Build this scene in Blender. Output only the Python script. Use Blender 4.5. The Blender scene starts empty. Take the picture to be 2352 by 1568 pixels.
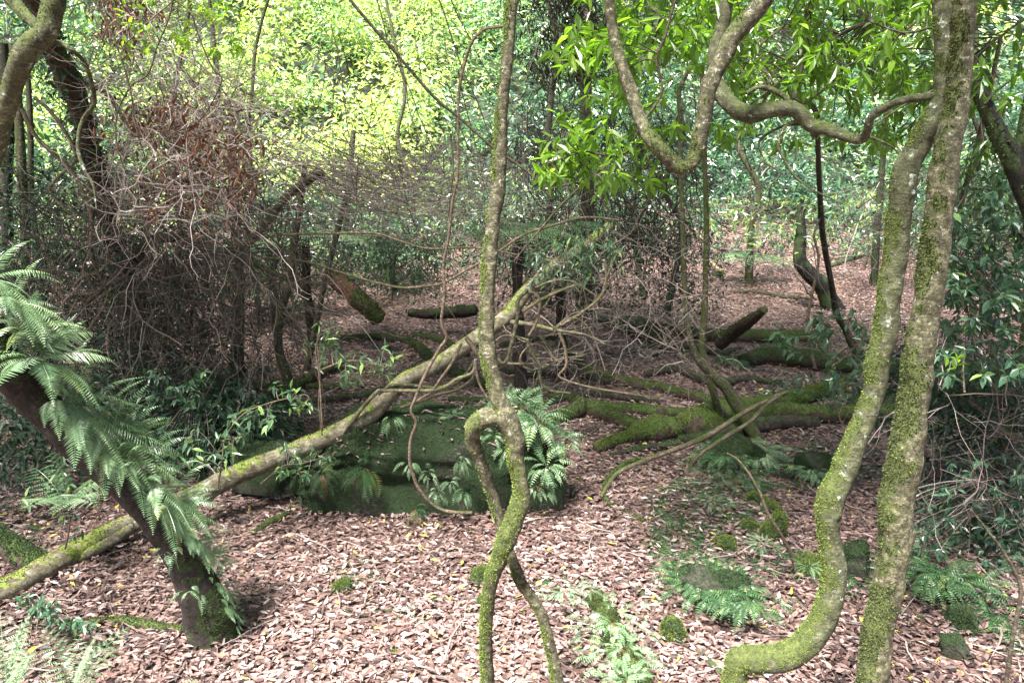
import bpy, math, random
import numpy as np
from mathutils import Vector
random.seed(7); RS = np.random.RandomState(11)
R = math.radians
# ---------------------------------------------------------------- camera, world, sun, exposure
scene = bpy.context.scene
CAMH, PITCH, F = 2.4, 12.0, 1846.0            # F = focal length in pixels of a 2352 px wide picture
cam_d = bpy.data.cameras.new('camera'); cam = bpy.data.objects.new('camera', cam_d)
scene.collection.objects.link(cam); scene.camera = cam
cam_d.sensor_width = 36; cam_d.lens = 36 * F / 2352; cam_d.clip_end = 400; cam_d.clip_start = 0.05
cam.location = (0, 0, CAMH); cam.rotation_euler = (R(90 - PITCH), 0, 0)
SUN_DIR = Vector((-0.25, -0.42, 0.87)).normalized()       # towards the sun
world = bpy.data.worlds.new('World'); scene.world = world; world.use_nodes = True
wn = world.node_tree.nodes; wl = world.node_tree.links
bg = wn['Background']; sky = wn.new('ShaderNodeTexSky'); sky.sky_type = 'NISHITA'; sky.sun_disc = False
sky.sun_elevation = math.asin(SUN_DIR.z); sky.sun_rotation = math.atan2(SUN_DIR.x, SUN_DIR.y)
sky.dust_density = 4.0; sky.air_density = 1.0; sky.ozone_density = 0.6
wl.new(sky.outputs[0], bg.inputs[0]); bg.inputs[1].default_value = 0.05
sd = bpy.data.lights.new('sun', 'SUN'); sd.energy = 5.0; sd.angle = R(11); sd.color = (1.0, 0.955, 0.88)
sun = bpy.data.objects.new('sun', sd); scene.collection.objects.link(sun)
sun.rotation_euler = (-SUN_DIR).to_track_quat('-Z', 'Y').to_euler(); sun.location = (0, 0, 30)
scene.view_settings.view_transform = 'Standard'; scene.view_settings.look = 'None'
scene.view_settings.gamma = 1; scene.view_settings.exposure = 2.85
scene.render.engine = 'CYCLES'

# ---------------------------------------------------------------- noise and terrain
def _hash(ix, iy, iz):
    n = (ix.astype(np.int64) * 73856093) ^ (iy.astype(np.int64) * 19349663) ^ (iz.astype(np.int64) * 83492791)
    n = (n ^ (n >> 13)) * 1274126177 & 0x7fffffff
    n = (n ^ (n >> 15)) & 0xffffff
    return n / float(0xffffff)
def vnoise(p):
    p = np.asarray(p, float); i = np.floor(p); f = p - i; f = f * f * (3 - 2 * f); i = i.astype(np.int64)
    r = 0
    for dx in (0, 1):
        for dy in (0, 1):
            for dz in (0, 1):
                w = (f[..., 0] if dx else 1 - f[..., 0]) * (f[..., 1] if dy else 1 - f[..., 1]) * (f[..., 2] if dz else 1 - f[..., 2])
                r = r + w * _hash(i[..., 0] + dx, i[..., 1] + dy, i[..., 2] + dz)
    return r * 2 - 1
def fbm(p, o=3):
    p = np.asarray(p, float); a = 1; s = 0; t = 0
    for k in range(o): s = s + a * vnoise(p * 2 ** k + 17.3 * k); t += a; a *= .5
    return s / t
def smooth(a, b, x):
    t = np.clip((x - a) / (b - a), 0, 1); return t * t * (3 - 2 * t)
def height(x, y):
    x = np.asarray(x, float); y = np.asarray(y, float)
    z0 = np.zeros_like(x + y)
    h = 0.07 * fbm(np.stack([x * .45 + z0, y * .45 + z0, z0 + 3.1], -1), 2) + 0.018 * fbm(np.stack([x * 3 + z0, y * 3 + z0, z0 + 9.1], -1), 2)
    y0 = 19.5 + 2.5 * np.clip(x / 8, -1, 1) + 2.2 * vnoise(np.stack([x * .22 + z0, z0 + 2, z0 + 5], -1))
    d = (y - y0); h = h + 0.72 * 1.7 * np.log1p(np.exp(np.clip(d / 1.7, -30, 30))) + .25 * smooth(9, 16, y) * (1 + fbm(np.stack([x * .6 + z0, y * .6 + z0, z0 + 7.7], -1), 2))
    return h
cp, sp = math.cos(R(PITCH)), math.sin(R(PITCH))
def ray(px, py):
    u = (px - 1176) / F; v = (784 - py) / F
    return np.array([u, cp + v * sp, -sp + v * cp])
def P(px, py, Y):
    d = ray(px, py); s = Y / d[1]
    return np.array([0, 0, CAMH]) + d * s, s
def G(px, py, w=0, k=.7):
    """point on the ray whose height is the ground plus k radii of something w pixels thick"""
    d = ray(px, py); S = np.arange(1.5, 60, .01); q = d[None] * S[:, None]
    ok = CAMH + q[:, 2] < height(q[:, 0], q[:, 1]) + k * w / 2 / F * S
    s = S[ok.argmax()] if ok.any() else 60.0
    q = d * s; q[2] += CAMH
    return q, s

# ---------------------------------------------------------------- mesh builder
COL = scene.collection
class MB:
    def __init__(s): s.V = []; s.F = []; s.rnd = []; s.n = 0; s.moss = []
    def add(s, V, Fc, rnd=0.5, moss=None):
        V = np.asarray(V, np.float32).reshape(-1, 3); Fc = np.asarray(Fc, np.int64)
        s.V.append(V); s.F.append(Fc + s.n); s.n += len(V)
        s.rnd.append(np.broadcast_to(np.asarray(rnd, np.float32), (len(Fc),)).copy())
        s.moss.append(np.zeros(len(V), np.float32) if moss is None else np.asarray(moss, np.float32))
    def build(s, name, mat, parent=None, smooth_=False, origin=None):
        V = np.concatenate(s.V)
        me = bpy.data.meshes.new(name)
        sizes = np.concatenate([np.full(len(f), f.shape[1]) for f in s.F]); loops = np.concatenate([f.ravel() for f in s.F])
        if origin is None:
            origin = V.mean(0) if parent is None else np.zeros(3)
            if parent is None: origin = np.array([V[:, 0].mean(), V[:, 1].mean(), V[:, 2].min()])
        V = V - np.asarray(origin, np.float32)
        me.vertices.add(len(V)); me.vertices.foreach_set('co', V.ravel().astype(np.float32))
        me.loops.add(len(loops)); me.loops.foreach_set('vertex_index', loops.astype(np.int32))
        me.polygons.add(len(sizes)); st = np.concatenate([[0], np.cumsum(sizes)[:-1]])
        me.polygons.foreach_set('loop_start', st.astype(np.int32)); me.polygons.foreach_set('loop_total', sizes.astype(np.int32))
        me.polygons.foreach_set('use_smooth', np.full(len(sizes), smooth_))
        a = me.attributes.new('rnd', 'FLOAT', 'FACE'); a.data.foreach_set('value', np.concatenate(s.rnd).astype(np.float32))
        m = np.concatenate(s.moss)
        if m.any(): b = me.attributes.new('moss', 'FLOAT', 'POINT'); b.data.foreach_set('value', m)
        me.update(calc_edges=True); me.validate()
        me.materials.append(mat)
        o = bpy.data.objects.new(name, me); COL.objects.link(o); o.location = origin
        if parent is not None: o.parent = parent; o.matrix_parent_inverse.identity(); o.location = -Vector(parent.location)
        if parent is not None and parent.get('deep'): pass
        return o
def tag(o, label=None, cat=None, group=None, kind=None):
    if label: o['label'] = label
    if cat: o['category'] = cat
    if group: o['group'] = group
    if kind: o['kind'] = kind
    return o
def empty(name, loc, label, cat, group=None):
    o = bpy.data.objects.new(name, None); COL.objects.link(o); o.location = [float(c) for c in loc]; o.empty_display_size = .1
    return tag(o, label, cat, group)
def part(mb, name, mat, parent, sm=False):
    """child of a top-level thing (vertices are given in world space)"""
    o = mb.build(name, mat, None, sm, origin=np.array(parent.location)); o.parent = parent; o.location = (0, 0, 0)
    return o

def nrm(a): return a / np.maximum(np.linalg.norm(a, axis=-1, keepdims=True), 1e-9)
def catmull(C, n):
    """C (k,m) control values -> (n,m) along the curve"""
    C = np.asarray(C, float); k = len(C)
    if k == 2: t = np.linspace(0, 1, n)[:, None]; return C[0] * (1 - t) + C[1] * t
    E = np.vstack([2 * C[0] - C[1], C, 2 * C[-1] - C[-2]])
    d = np.linalg.norm(np.diff(C[:, :3], axis=0), axis=1); cum = np.concatenate([[0], np.cumsum(d)]); s = np.linspace(0, cum[-1], n)
    i = np.clip(np.searchsorted(cum, s, side='right') - 1, 0, k - 2); t = ((s - cum[i]) / np.maximum(d[i], 1e-9))[:, None]
    p0, p1, p2, p3 = E[i], E[i + 1], E[i + 2], E[i + 3]
    return .5 * ((2 * p1) + (-p0 + p2) * t + (2 * p0 - 5 * p1 + 4 * p2 - p3) * t ** 2 + (-p0 + 3 * p1 - 3 * p2 + p3) * t ** 3)
def frames(C):
    T = nrm(np.gradient(C, axis=0)); N = np.zeros_like(T)
    a = np.array([0, 0, 1.0]) if abs(T[0, 2]) < .9 else np.array([1.0, 0, 0])
    v = nrm(np.cross(T[0], a))
    for i in range(len(T)):
        v = v - T[i] * np.dot(v, T[i]); v = v / max(np.linalg.norm(v), 1e-9); N[i] = v
    return T, N, np.cross(T, N)
def tube(mb, path, step=.02, sides=16, rough=.10, freq=14, knots=0, moss=None, mdir=(0, 0, 1), rnd=.5, flare=None, cap=True, flat=None):
    """path: rows x,y,z,r. returns dict with surface verts/normals/moss so that moss can be grown on it"""
    path = np.asarray(path, float)
    L = np.linalg.norm(np.diff(path[:, :3], axis=0), axis=1).sum(); n = max(4, int(L / step))
    S = catmull(path, n); C, r = S[:, :3], np.maximum(S[:, 3], path[:, 3].min() * .6)
    T, N, B = frames(C)
    th = np.linspace(0, 2 * np.pi, sides, endpoint=False)
    D = N[:, None] * np.cos(th)[None, :, None] + B[:, None] * np.sin(th)[None, :, None]
    rr = r[:, None] * np.ones(sides)
    base = C[:, None] + D * rr[..., None]
    nf = fbm(base * freq * (.05 / max(r.mean(), .004)) ** .5, 3)
    low = vnoise(C * 3.1 + 5)[:, None]
    rr = rr * (1 + rough * nf * 1.3 + rough * .8 * low)
    for _ in range(knots):
        ci = RS.uniform(.03, .97) * n; ct = RS.uniform(0, 2 * np.pi); sz = RS.uniform(.35, .8)
        du = (np.arange(n)[:, None] - ci) * step / (r.mean() * sz * 1.2); dt = np.angle(np.exp(1j * (th[None] - ct))) / (sz * .8)
        q = du ** 2 + dt ** 2
        rr = rr + r[:, None] * (.28 * np.exp(-q) - .30 * np.exp(-q * 6))
    if flare:                                             # root flare at the start of the path
        s_ = np.arange(n) * step; fl = flare * np.exp(-s_ / (r[0] * 2.2))
        rr = rr * (1 + fl[:, None] * (.75 + .5 * np.cos(th * 4 + 1)[None]))
    V = C[:, None] + D * rr[..., None]
    if flat: V[..., 2] = C[:, None, 2] + (V[..., 2] - C[:, None, 2]) * flat
    idx = np.arange(n * sides).reshape(n, sides); a = idx[:-1]; b = idx[1:]
    Q = np.stack([a, np.roll(a, -1, 1), np.roll(b, -1, 1), b], -1).reshape(-1, 4)
    ms = np.zeros((n, sides))
    if moss is not None:
        md = nrm(np.array(mdir, float)); t = np.linspace(0, 1, n)[:, None]
        amt = moss(t) if callable(moss) else moss
        ms = np.clip(amt + .7 * (D @ md) + .6 * fbm(V * 6.5, 3) + .45 * vnoise(V * 26) + .35 * vnoise(V * 60), 0, 1)
        ms = smooth(.2, 1.0, ms)
    mb.add(V.reshape(-1, 3), Q, rnd, ms.ravel())
    if cap:
        for e, o_ in ((0, -1), (n - 1, 1)):
            c = C[e] + T[e] * o_ * r[e] * .35
            W = np.vstack([V[e], c]); f = np.array([[k, (k + 1) % sides, sides] for k in range(sides)])
            if o_ > 0: f = f
            mb.add(W, f, rnd, np.append(ms[e], ms[e].mean()))
    return dict(V=V, D=D, m=ms, C=C, r=r, T=T)
def moss_fuzz(mb, info, dens=30000, size=.008, thr=.45):
    V, D, m = info['V'], info['D'], info['m']; n, s = m.shape
    circ = np.linalg.norm(V[1:] - V[:-1], axis=2).mean() * np.linalg.norm(V - np.roll(V, 1, 1), axis=2).mean()
    k = int(n * s * circ * dens); k = min(k, 60000)
    if k < 5: return
    i = RS.randint(0, n - 1, k * 2); j = RS.randint(0, s, k * 2); u = RS.rand(k * 2, 1); v = RS.rand(k * 2, 1); j2 = (j + 1) % s
    keep = (m[i, j] > thr) & (RS.rand(k * 2) < m[i, j]); i, j, j2, u, v = i[keep], j[keep], j2[keep], u[keep], v[keep]
    p = (V[i, j] * (1 - u) + V[i + 1, j] * u) * (1 - v) + (V[i, j2] * (1 - u) + V[i + 1, j2] * u) * v
    nn = nrm(D[i, j] + RS.normal(0, .45, p.shape)); blades(mb, p, nn, size * RS.uniform(.5, 1.4, len(p)), .35)
def blades(mb, p, d, L, wr, rnd=None):
    n = len(p)
    if n < 60: return
    side = nrm(np.cross(d, RS.normal(0, 1, p.shape))) * (L * wr)[:, None]
    V = np.stack([p - side - d * .001, p + side - d * .001, p + d * L[:, None]], 1)
    mb.add(V.reshape(-1, 3), np.arange(n * 3).reshape(n, 3), RS.rand(n) if rnd is None else rnd)
def leaves(mb, base, d, up, L, W, rnd, fold=.25, bend=.12, lo=False, waist=.45):
    n = len(base); d = nrm(d); side = nrm(np.cross(d, up)); up = np.cross(side, d)
    L = np.broadcast_to(L, (n,))[:, None]; W = np.broadcast_to(W, (n,))[:, None] / 2
    tip = base + d * L - up * L * bend
    if lo:
        m = base + d * L * waist
        V = np.stack([base, m + side * W + up * W * fold, tip, m - side * W + up * W * fold], 1)
        mb.add(V.reshape(-1, 3), np.arange(n * 4).reshape(n, 4), rnd); return
    m1 = base + d * L * .30; m2 = base + d * L * .64 - up * L * bend * .25
    V = np.stack([base, m1 + side * W * .88 + up * W * fold, m2 + side * W * .68 + up * W * fold, tip, m2 - side * W * .68 + up * W * fold, m1 - side * W * .88 + up * W * fold], 1)
    k = np.arange(n)[:, None] * 6
    Q = np.concatenate([k + np.array([[0, 1, 2, 3]]), k + np.array([[0, 3, 4, 5]])])
    mb.add(V.reshape(-1, 3), Q, np.concatenate([rnd, rnd]) if np.ndim(rnd) else rnd)
def twigs(mb, PL, r0, r1, sides=4, rnd=None):
    """PL (n,k,3) polylines -> thin tapering tubes, all at once"""
    PL = np.asarray(PL, float); n, k, _ = PL.shape
    T = nrm(np.gradient(PL, axis=1)); a = nrm(RS.normal(0, 1, (n, 1, 3))); N = nrm(np.cross(T, a)); B = np.cross(T, N)
    r0 = np.broadcast_to(r0, (n,))[:, None]; r1 = np.broadcast_to(r1, (n,))[:, None]; t = np.linspace(0, 1, k)[None]
    r = (r0 * (1 - t) + r1 * t) * (1 + .15 * RS.normal(0, 1, (n, k)))
    th = np.linspace(0, 2 * np.pi, sides, endpoint=False)
    V = PL[:, :, None] + (N[:, :, None] * np.cos(th)[:, None] + B[:, :, None] * np.sin(th)[:, None]) * r[..., None, None]
    idx = np.arange(n * k * sides).reshape(n, k, sides); a_ = idx[:, :-1]; b_ = idx[:, 1:]
    Q = np.stack([a_, np.roll(a_, -1, 2), np.roll(b_, -1, 2), b_], -1).reshape(-1, 4)
    rn = RS.rand(n) if rnd is None else np.broadcast_to(rnd, (n,))
    mb.add(V.reshape(-1, 3), Q, np.repeat(rn, (k - 1) * sides))
def walk(start, d, L, k=9, wig=.35, grav=0.0):
    """wandering polylines from start (n,3) along d (n,3)"""
    n = len(start); d = nrm(np.asarray(d, float)); P_ = [np.asarray(start, float)]; L = np.broadcast_to(L, (n,))[:, None]
    for i in range(k - 1):
        d = nrm(d + RS.normal(0, wig, (n, 3)) + np.array([0, 0, -grav])); P_.append(P_[-1] + d * L / (k - 1))
    return np.stack(P_, 1)

# ---------------------------------------------------------------- materials
def mat(name):
    m = bpy.data.materials.new(name); m.use_nodes = True; nt = m.node_tree; nt.nodes.clear()
    return m, nt.nodes, nt.links
def ramp(N, Lk, fac, stops):
    r = N.new('ShaderNodeValToRGB'); e = r.color_ramp.elements
    while len(e) < len(stops): e.new(.5)
    for k, (p, c) in enumerate(stops): e[k].position = p; e[k].color = (*c, 1)
    Lk.new(fac, r.inputs[0]); return r.outputs[0]
def noise(N, Lk, vec, sc, det=4, rough=.6):
    t = N.new('ShaderNodeTexNoise'); t.inputs['Scale'].default_value = sc; t.inputs['Detail'].default_value = det; t.inputs['Roughness'].default_value = rough
    Lk.new(vec, t.inputs['Vector']); return t.outputs['Fac']
def mixc(N, Lk, f, a, b, mode='MIX'):
    m = N.new('ShaderNodeMix'); m.data_type = 'RGBA'; m.blend_type = mode
    for s, v in ((0, f), (6, a), (7, b)):
        if isinstance(v, (int, float)): m.inputs[s].default_value = v
        elif isinstance(v, tuple): m.inputs[s].default_value = (*v, 1)
        else: Lk.new(v, m.inputs[s])
    return m.outputs[2]
def math_(N, Lk, op, a, b=0.0, clamp=False):
    m = N.new('ShaderNodeMath'); m.operation = op; m.use_clamp = clamp
    for s, v in ((0, a), (1, b)):
        if isinstance(v, (int, float)): m.inputs[s].default_value = v
        else: Lk.new(v, m.inputs[s])
    return m.outputs[0]
def attr(N, nm):
    a = N.new('ShaderNodeAttribute'); a.attribute_name = nm; return a.outputs['Fac']
def leaf_mat(name, stops, trans=.4, rough=.4, tcol=(1.3, 1.35, .6), spec=.5):
    m, N, L = mat(name); c = ramp(N, L, attr(N, 'rnd'), stops)
    geo = N.new('ShaderNodeNewGeometry'); nz = noise(N, L, geo.outputs['Position'], 60, 2)
    c = mixc(N, L, .35, c, ramp(N, L, nz, [(0.3, (.45, .45, .45)), (.7, (1.0, 1.0, 1.0))]), 'MULTIPLY')
    p = N.new('ShaderNodeBsdfPrincipled'); L.new(c, p.inputs['Base Color']); p.inputs['Roughness'].default_value = rough; p.inputs['Specular IOR Level'].default_value = spec
    out = N.new('ShaderNodeOutputMaterial')
    if trans:
        t = N.new('ShaderNodeBsdfTranslucent'); L.new(mixc(N, L, 1.0, c, tcol, 'MULTIPLY'), t.inputs['Color'])
        mx = N.new('ShaderNodeMixShader'); mx.inputs[0].default_value = trans; L.new(p.outputs[0], mx.inputs[1]); L.new(t.outputs[0], mx.inputs[2]); L.new(mx.outputs[0], out.inputs[0])
    else: L.new(p.outputs[0], out.inputs[0])
    return m
def bark_mat(name, dark, mid, light, lichen=None, mossc=((.045, .07, .012), (.13, .17, .03)), sc=1.0, bump=.6, rough=.85):
    m, N, L = mat(name); geo = N.new('ShaderNodeNewGeometry'); v = geo.outputs['Position']
    n1 = noise(N, L, v, 30 * sc, 6, .72); n2 = noise(N, L, v, 150 * sc, 4, .7); n3 = noise(N, L, v, 4 * sc, 3)
    c = ramp(N, L, n1, [(.36, dark), (.5, mid), (.64, light)])
    c = mixc(N, L, .75, c, ramp(N, L, n2, [(.34, (.3, .3, .28)), (.6, (1.15, 1.15, 1.15))]), 'MULTIPLY')
    c = mixc(N, L, .5, c, ramp(N, L, n3, [(.35, (.55, .55, .5)), (.65, (1.1, 1.1, 1.1))]), 'MULTIPLY')
    mp = N.new('ShaderNodeMapping'); mp.inputs['Scale'].default_value = (1, 1, 3.5); L.new(v, mp.inputs[0])
    n4 = noise(N, L, mp.outputs[0], 22 * sc, 5, .75); c = mixc(N, L, .7, c, ramp(N, L, n4, [(.38, (.4, .38, .36)), (.5, (.9, .9, .9)), (.62, (1.35, 1.35, 1.3))]), 'MULTIPLY')
    if lichen:
        f = math_(N, L, 'MULTIPLY', ramp(N, L, noise(N, L, v, 26 * sc, 5, .75), [(.60, (0, 0, 0)), (.66, (1, 1, 1))]), .55)
        c = mixc(N, L, f, c, lichen)
    fm = math_(N, L, 'ADD', attr(N, 'moss'), math_(N, L, 'MULTIPLY', math_(N, L, 'SUBTRACT', noise(N, L, v, 120, 3), .5), .9))
    fm = ramp(N, L, fm, [(.28, (0, 0, 0)), (.62, (1, 1, 1))])
    mc = ramp(N, L, noise(N, L, v, 45, 4), [(.3, mossc[0]), (.7, mossc[1])])
    c = mixc(N, L, fm, c, mc)
    b = N.new('ShaderNodeBump'); b.inputs['Strength'].default_value = bump; b.inputs['Distance'].default_value = .009
    L.new(math_(N, L, 'ADD', math_(N, L, 'ADD', n1, n4), math_(N, L, 'MULTIPLY', n2, .7)), b.inputs['Height'])
    p = N.new('ShaderNodeBsdfPrincipled'); L.new(c, p.inputs['Base Color']); p.inputs['Roughness'].default_value = rough; L.new(b.outputs[0], p.inputs['Normal']); p.inputs['Specular IOR Level'].default_value = .3
    o = N.new('ShaderNodeOutputMaterial'); L.new(p.outputs[0], o.inputs[0]); return m
MOSS = ((.018, .026, .008), (.06, .073, .018)); DMOSS = ((.012, .022, .008), (.035, .055, .015))
M = {}
M['bark_grey'] = bark_mat('grey_mossy_bark', (0.025, 0.022, 0.012), (0.060, 0.058, 0.032), (0.160, 0.150, 0.098), (.38, .39, .32), MOSS, sc=1.4)
M['bark_lichen'] = bark_mat('lichen_spotted_bark', (0.033, 0.033, 0.018), (0.060, 0.066, 0.034), (0.115, 0.120, 0.070), (.42, .50, .46), MOSS, sc=1.1)
M['bark_pale'] = bark_mat('smooth_pale_bark', (0.072, 0.060, 0.039), (0.144, 0.126, 0.087), (0.216, 0.198, 0.150), (.45, .47, .42), ((.08, .10, .02), (.18, .22, .05)), sc=.7, bump=.3)
M['bark_dark'] = bark_mat('dark_fibrous_bark', (.007, .005, .004), (.020, .015, .012), (.045, .035, .028), None, DMOSS, sc=1.6, bump=1)
M['bark_brown'] = bark_mat('brown_bark', (0.021, 0.016, 0.011), (0.057, 0.045, 0.033), (0.108, 0.090, 0.066), None, DMOSS)
M['log'] = bark_mat('mossy_rotten_wood', (0.017, 0.012, 0.008), (0.049, 0.034, 0.024), (0.098, 0.070, 0.052), None, ((.018, .034, .008), (.06, .09, .018)))
M['log_dark'] = bark_mat('dark_wood', (.010, .008, .007), (.03, .022, .018), (.065, .05, .04), None, DMOSS)  # darker browns than the plain log wood
M['red_wood'] = bark_mat('reddish_bare_wood', (.05, .018, .013), (.13, .05, .038), (.24, .12, .09), None, MOSS)
M['black'] = bark_mat('charred_wood', (.004, .003, .003), (.010, .009, .008), (.028, .024, .02), None, DMOSS)
M['vine'] = bark_mat('pale_vine_bark', (0.056, 0.040, 0.028), (0.136, 0.102, 0.074), (0.236, 0.192, 0.149), None, MOSS, sc=2, bump=.3)
M['rock'] = bark_mat('damp_sandstone', (.010, .014, .007), (.028, .034, .02), (.07, .07, .05), None, ((.004, .011, .004), (.019, .038, .010)), sc=1.3, bump=1.0)
M['stone'] = bark_mat('grey_stone', (.10, .08, .075), (.20, .16, .15), (.32, .27, .25), None, MOSS)
M['moss'] = leaf_mat('moss_tufts', [(0, (.012, .019, .005)), (.6, (.042, .058, .013)), (1, (.115, .14, .03))], .25, .8)
M['moss_green'] = leaf_mat('bright_moss_tufts', [(0, (.03, .05, .008)), (.6, (.09, .13, .018)), (1, (.18, .23, .035))], .25, .8)
M['moss_dark'] = leaf_mat('dark_moss_tufts', [(0, (.006, .018, .005)), (.6, (.019, .042, .011)), (1, (.06, .10, .028))], .2, .8)
M['fern'] = leaf_mat('fern_fronds', [(0, (.05, .12, .05)), (.5, (.14, .24, .12)), (.85, (.24, .36, .19)), (1, (.34, .44, .12))], .3, .42, spec=.9)
M['fern_dark'] = leaf_mat('shaded_fern_fronds', [(0, (.02, .055, .02)), (.6, (.05, .12, .045)), (.9, (.12, .20, .06)), (1, (.2, .13, .04))], .3, .42)  # darker copy of the fern material, with shade put into its colour
M['fern_brown'] = leaf_mat('dead_fern_fronds', [(0, (.16, .08, .035)), (1, (.3, .18, .09))], .3, .7)
M['canopy_leaf'] = leaf_mat('broad_green_leaves', [(0, (.02, .05, .01)), (.5, (.08, .155, .02)), (.9, (.15, .26, .035)), (1, (.24, .34, .05))], .6, .35, (1.9, 2.1, .7), spec=.8)
M['shrub_leaf'] = leaf_mat('glossy_shrub_leaves', [(0, (.022, .06, .032)), (.6, (.05, .115, .065)), (.92, (.09, .17, .08)), (1, (.2, .33, .09))], .3, .3, spec=.8)
M['hill_leaf'] = leaf_mat('hillside_leaves', [(0, (.010, .035, .022)), (.25, (.035, .10, .06)), (.5, (.10, .22, .10)), (.75, (.30, .42, .12)), (1, (.56, .64, .22))], .4, .34, (1.5, 1.5, .8), spec=.9)  # pale end lifted so the hillside looks overexposed by sun
M['vine_leaf'] = leaf_mat('dark_ivy_leaves', [(0, (.006, .02, .009)), (.7, (.02, .055, .026)), (1, (.08, .16, .05))], .25, .4)
M['dead_leaf'] = leaf_mat('dead_rust_leaves', [(0, (.035, .017, .012)), (.5, (.095, .043, .027)), (.85, (.17, .085, .055)), (1, (.34, .25, .20))], .3, .55, (1.4, 1.0, .7))
M['litter'] = leaf_mat('fallen_leaves', [(0, (.02, .014, .015)), (.18, (.06, .038, .038)), (.5, (.135, .083, .076)), (.72, (.225, .148, .137)), (.9, (.33, .245, .232)), (.955, (.46, .40, .385)), (.975, (.50, .40, .07)), (1, (.30, .33, .08))], .12, .48, (1.1, .9, .7), spec=.55)
M['twig'] = leaf_mat('dead_twig_bark', [(0, (0.042, 0.027, 0.023)), (.5, (0.144, 0.108, 0.096)), (1, (0.300, 0.252, 0.240))], 0, .8)
M['twig_pale'] = leaf_mat('weathered_twigs', [(0, (.07, .05, .045)), (.5, (.20, .155, .145)), (1, (.42, .36, .35))], 0, .8)
M['twig_dark'] = leaf_mat('dark_twig_bark', [(0, (0.012, 0.009, 0.007)), (.6, (0.036, 0.027, 0.021)), (1, (0.084, 0.066, 0.054))], 0, .8)
def ground_mat():
    m, N, L = mat('forest_soil'); geo = N.new('ShaderNodeNewGeometry'); v = geo.outputs['Position']
    vo = N.new('ShaderNodeTexVoronoi'); vo.inputs['Scale'].default_value = 34; L.new(v, vo.inputs['Vector'])
    sep = N.new('ShaderNodeSeparateColor'); L.new(vo.outputs['Color'], sep.inputs[0])
    c = ramp(N, L, sep.outputs[0], [(0, (.035, .02, .017)), (.4, (.10, .055, .045)), (.75, (.20, .12, .10)), (1, (.33, .22, .19))])
    sx = N.new('ShaderNodeSeparateXYZ'); L.new(v, sx.inputs[0])
    c = mixc(N, L, ramp(N, L, math_(N, L, 'MULTIPLY', sx.outputs[2], .25), [(.2, (0, 0, 0)), (.5, (1, 1, 1))]), c, (.010, .018, .008))  # slope soil darkened so gaps between shrubs read as shaded pockets
    c = mixc(N, L, .6, c, ramp(N, L, noise(N, L, v, 25, 5), [(.35, (.3, .3, .3)), (.65, (1, 1, 1))]), 'MULTIPLY')
    b = N.new('ShaderNodeBump'); b.inputs['Strength'].default_value = 1; b.inputs['Distance'].default_value = .02; L.new(vo.outputs['Distance'], b.inputs['Height'])
    p = N.new('ShaderNodeBsdfPrincipled'); L.new(c, p.inputs['Base Color']); p.inputs['Roughness'].default_value = .8; L.new(b.outputs[0], p.inputs['Normal'])
    o = N.new('ShaderNodeOutputMaterial'); L.new(p.outputs[0], o.inputs[0]); return m
M['ground'] = ground_mat()
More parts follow.
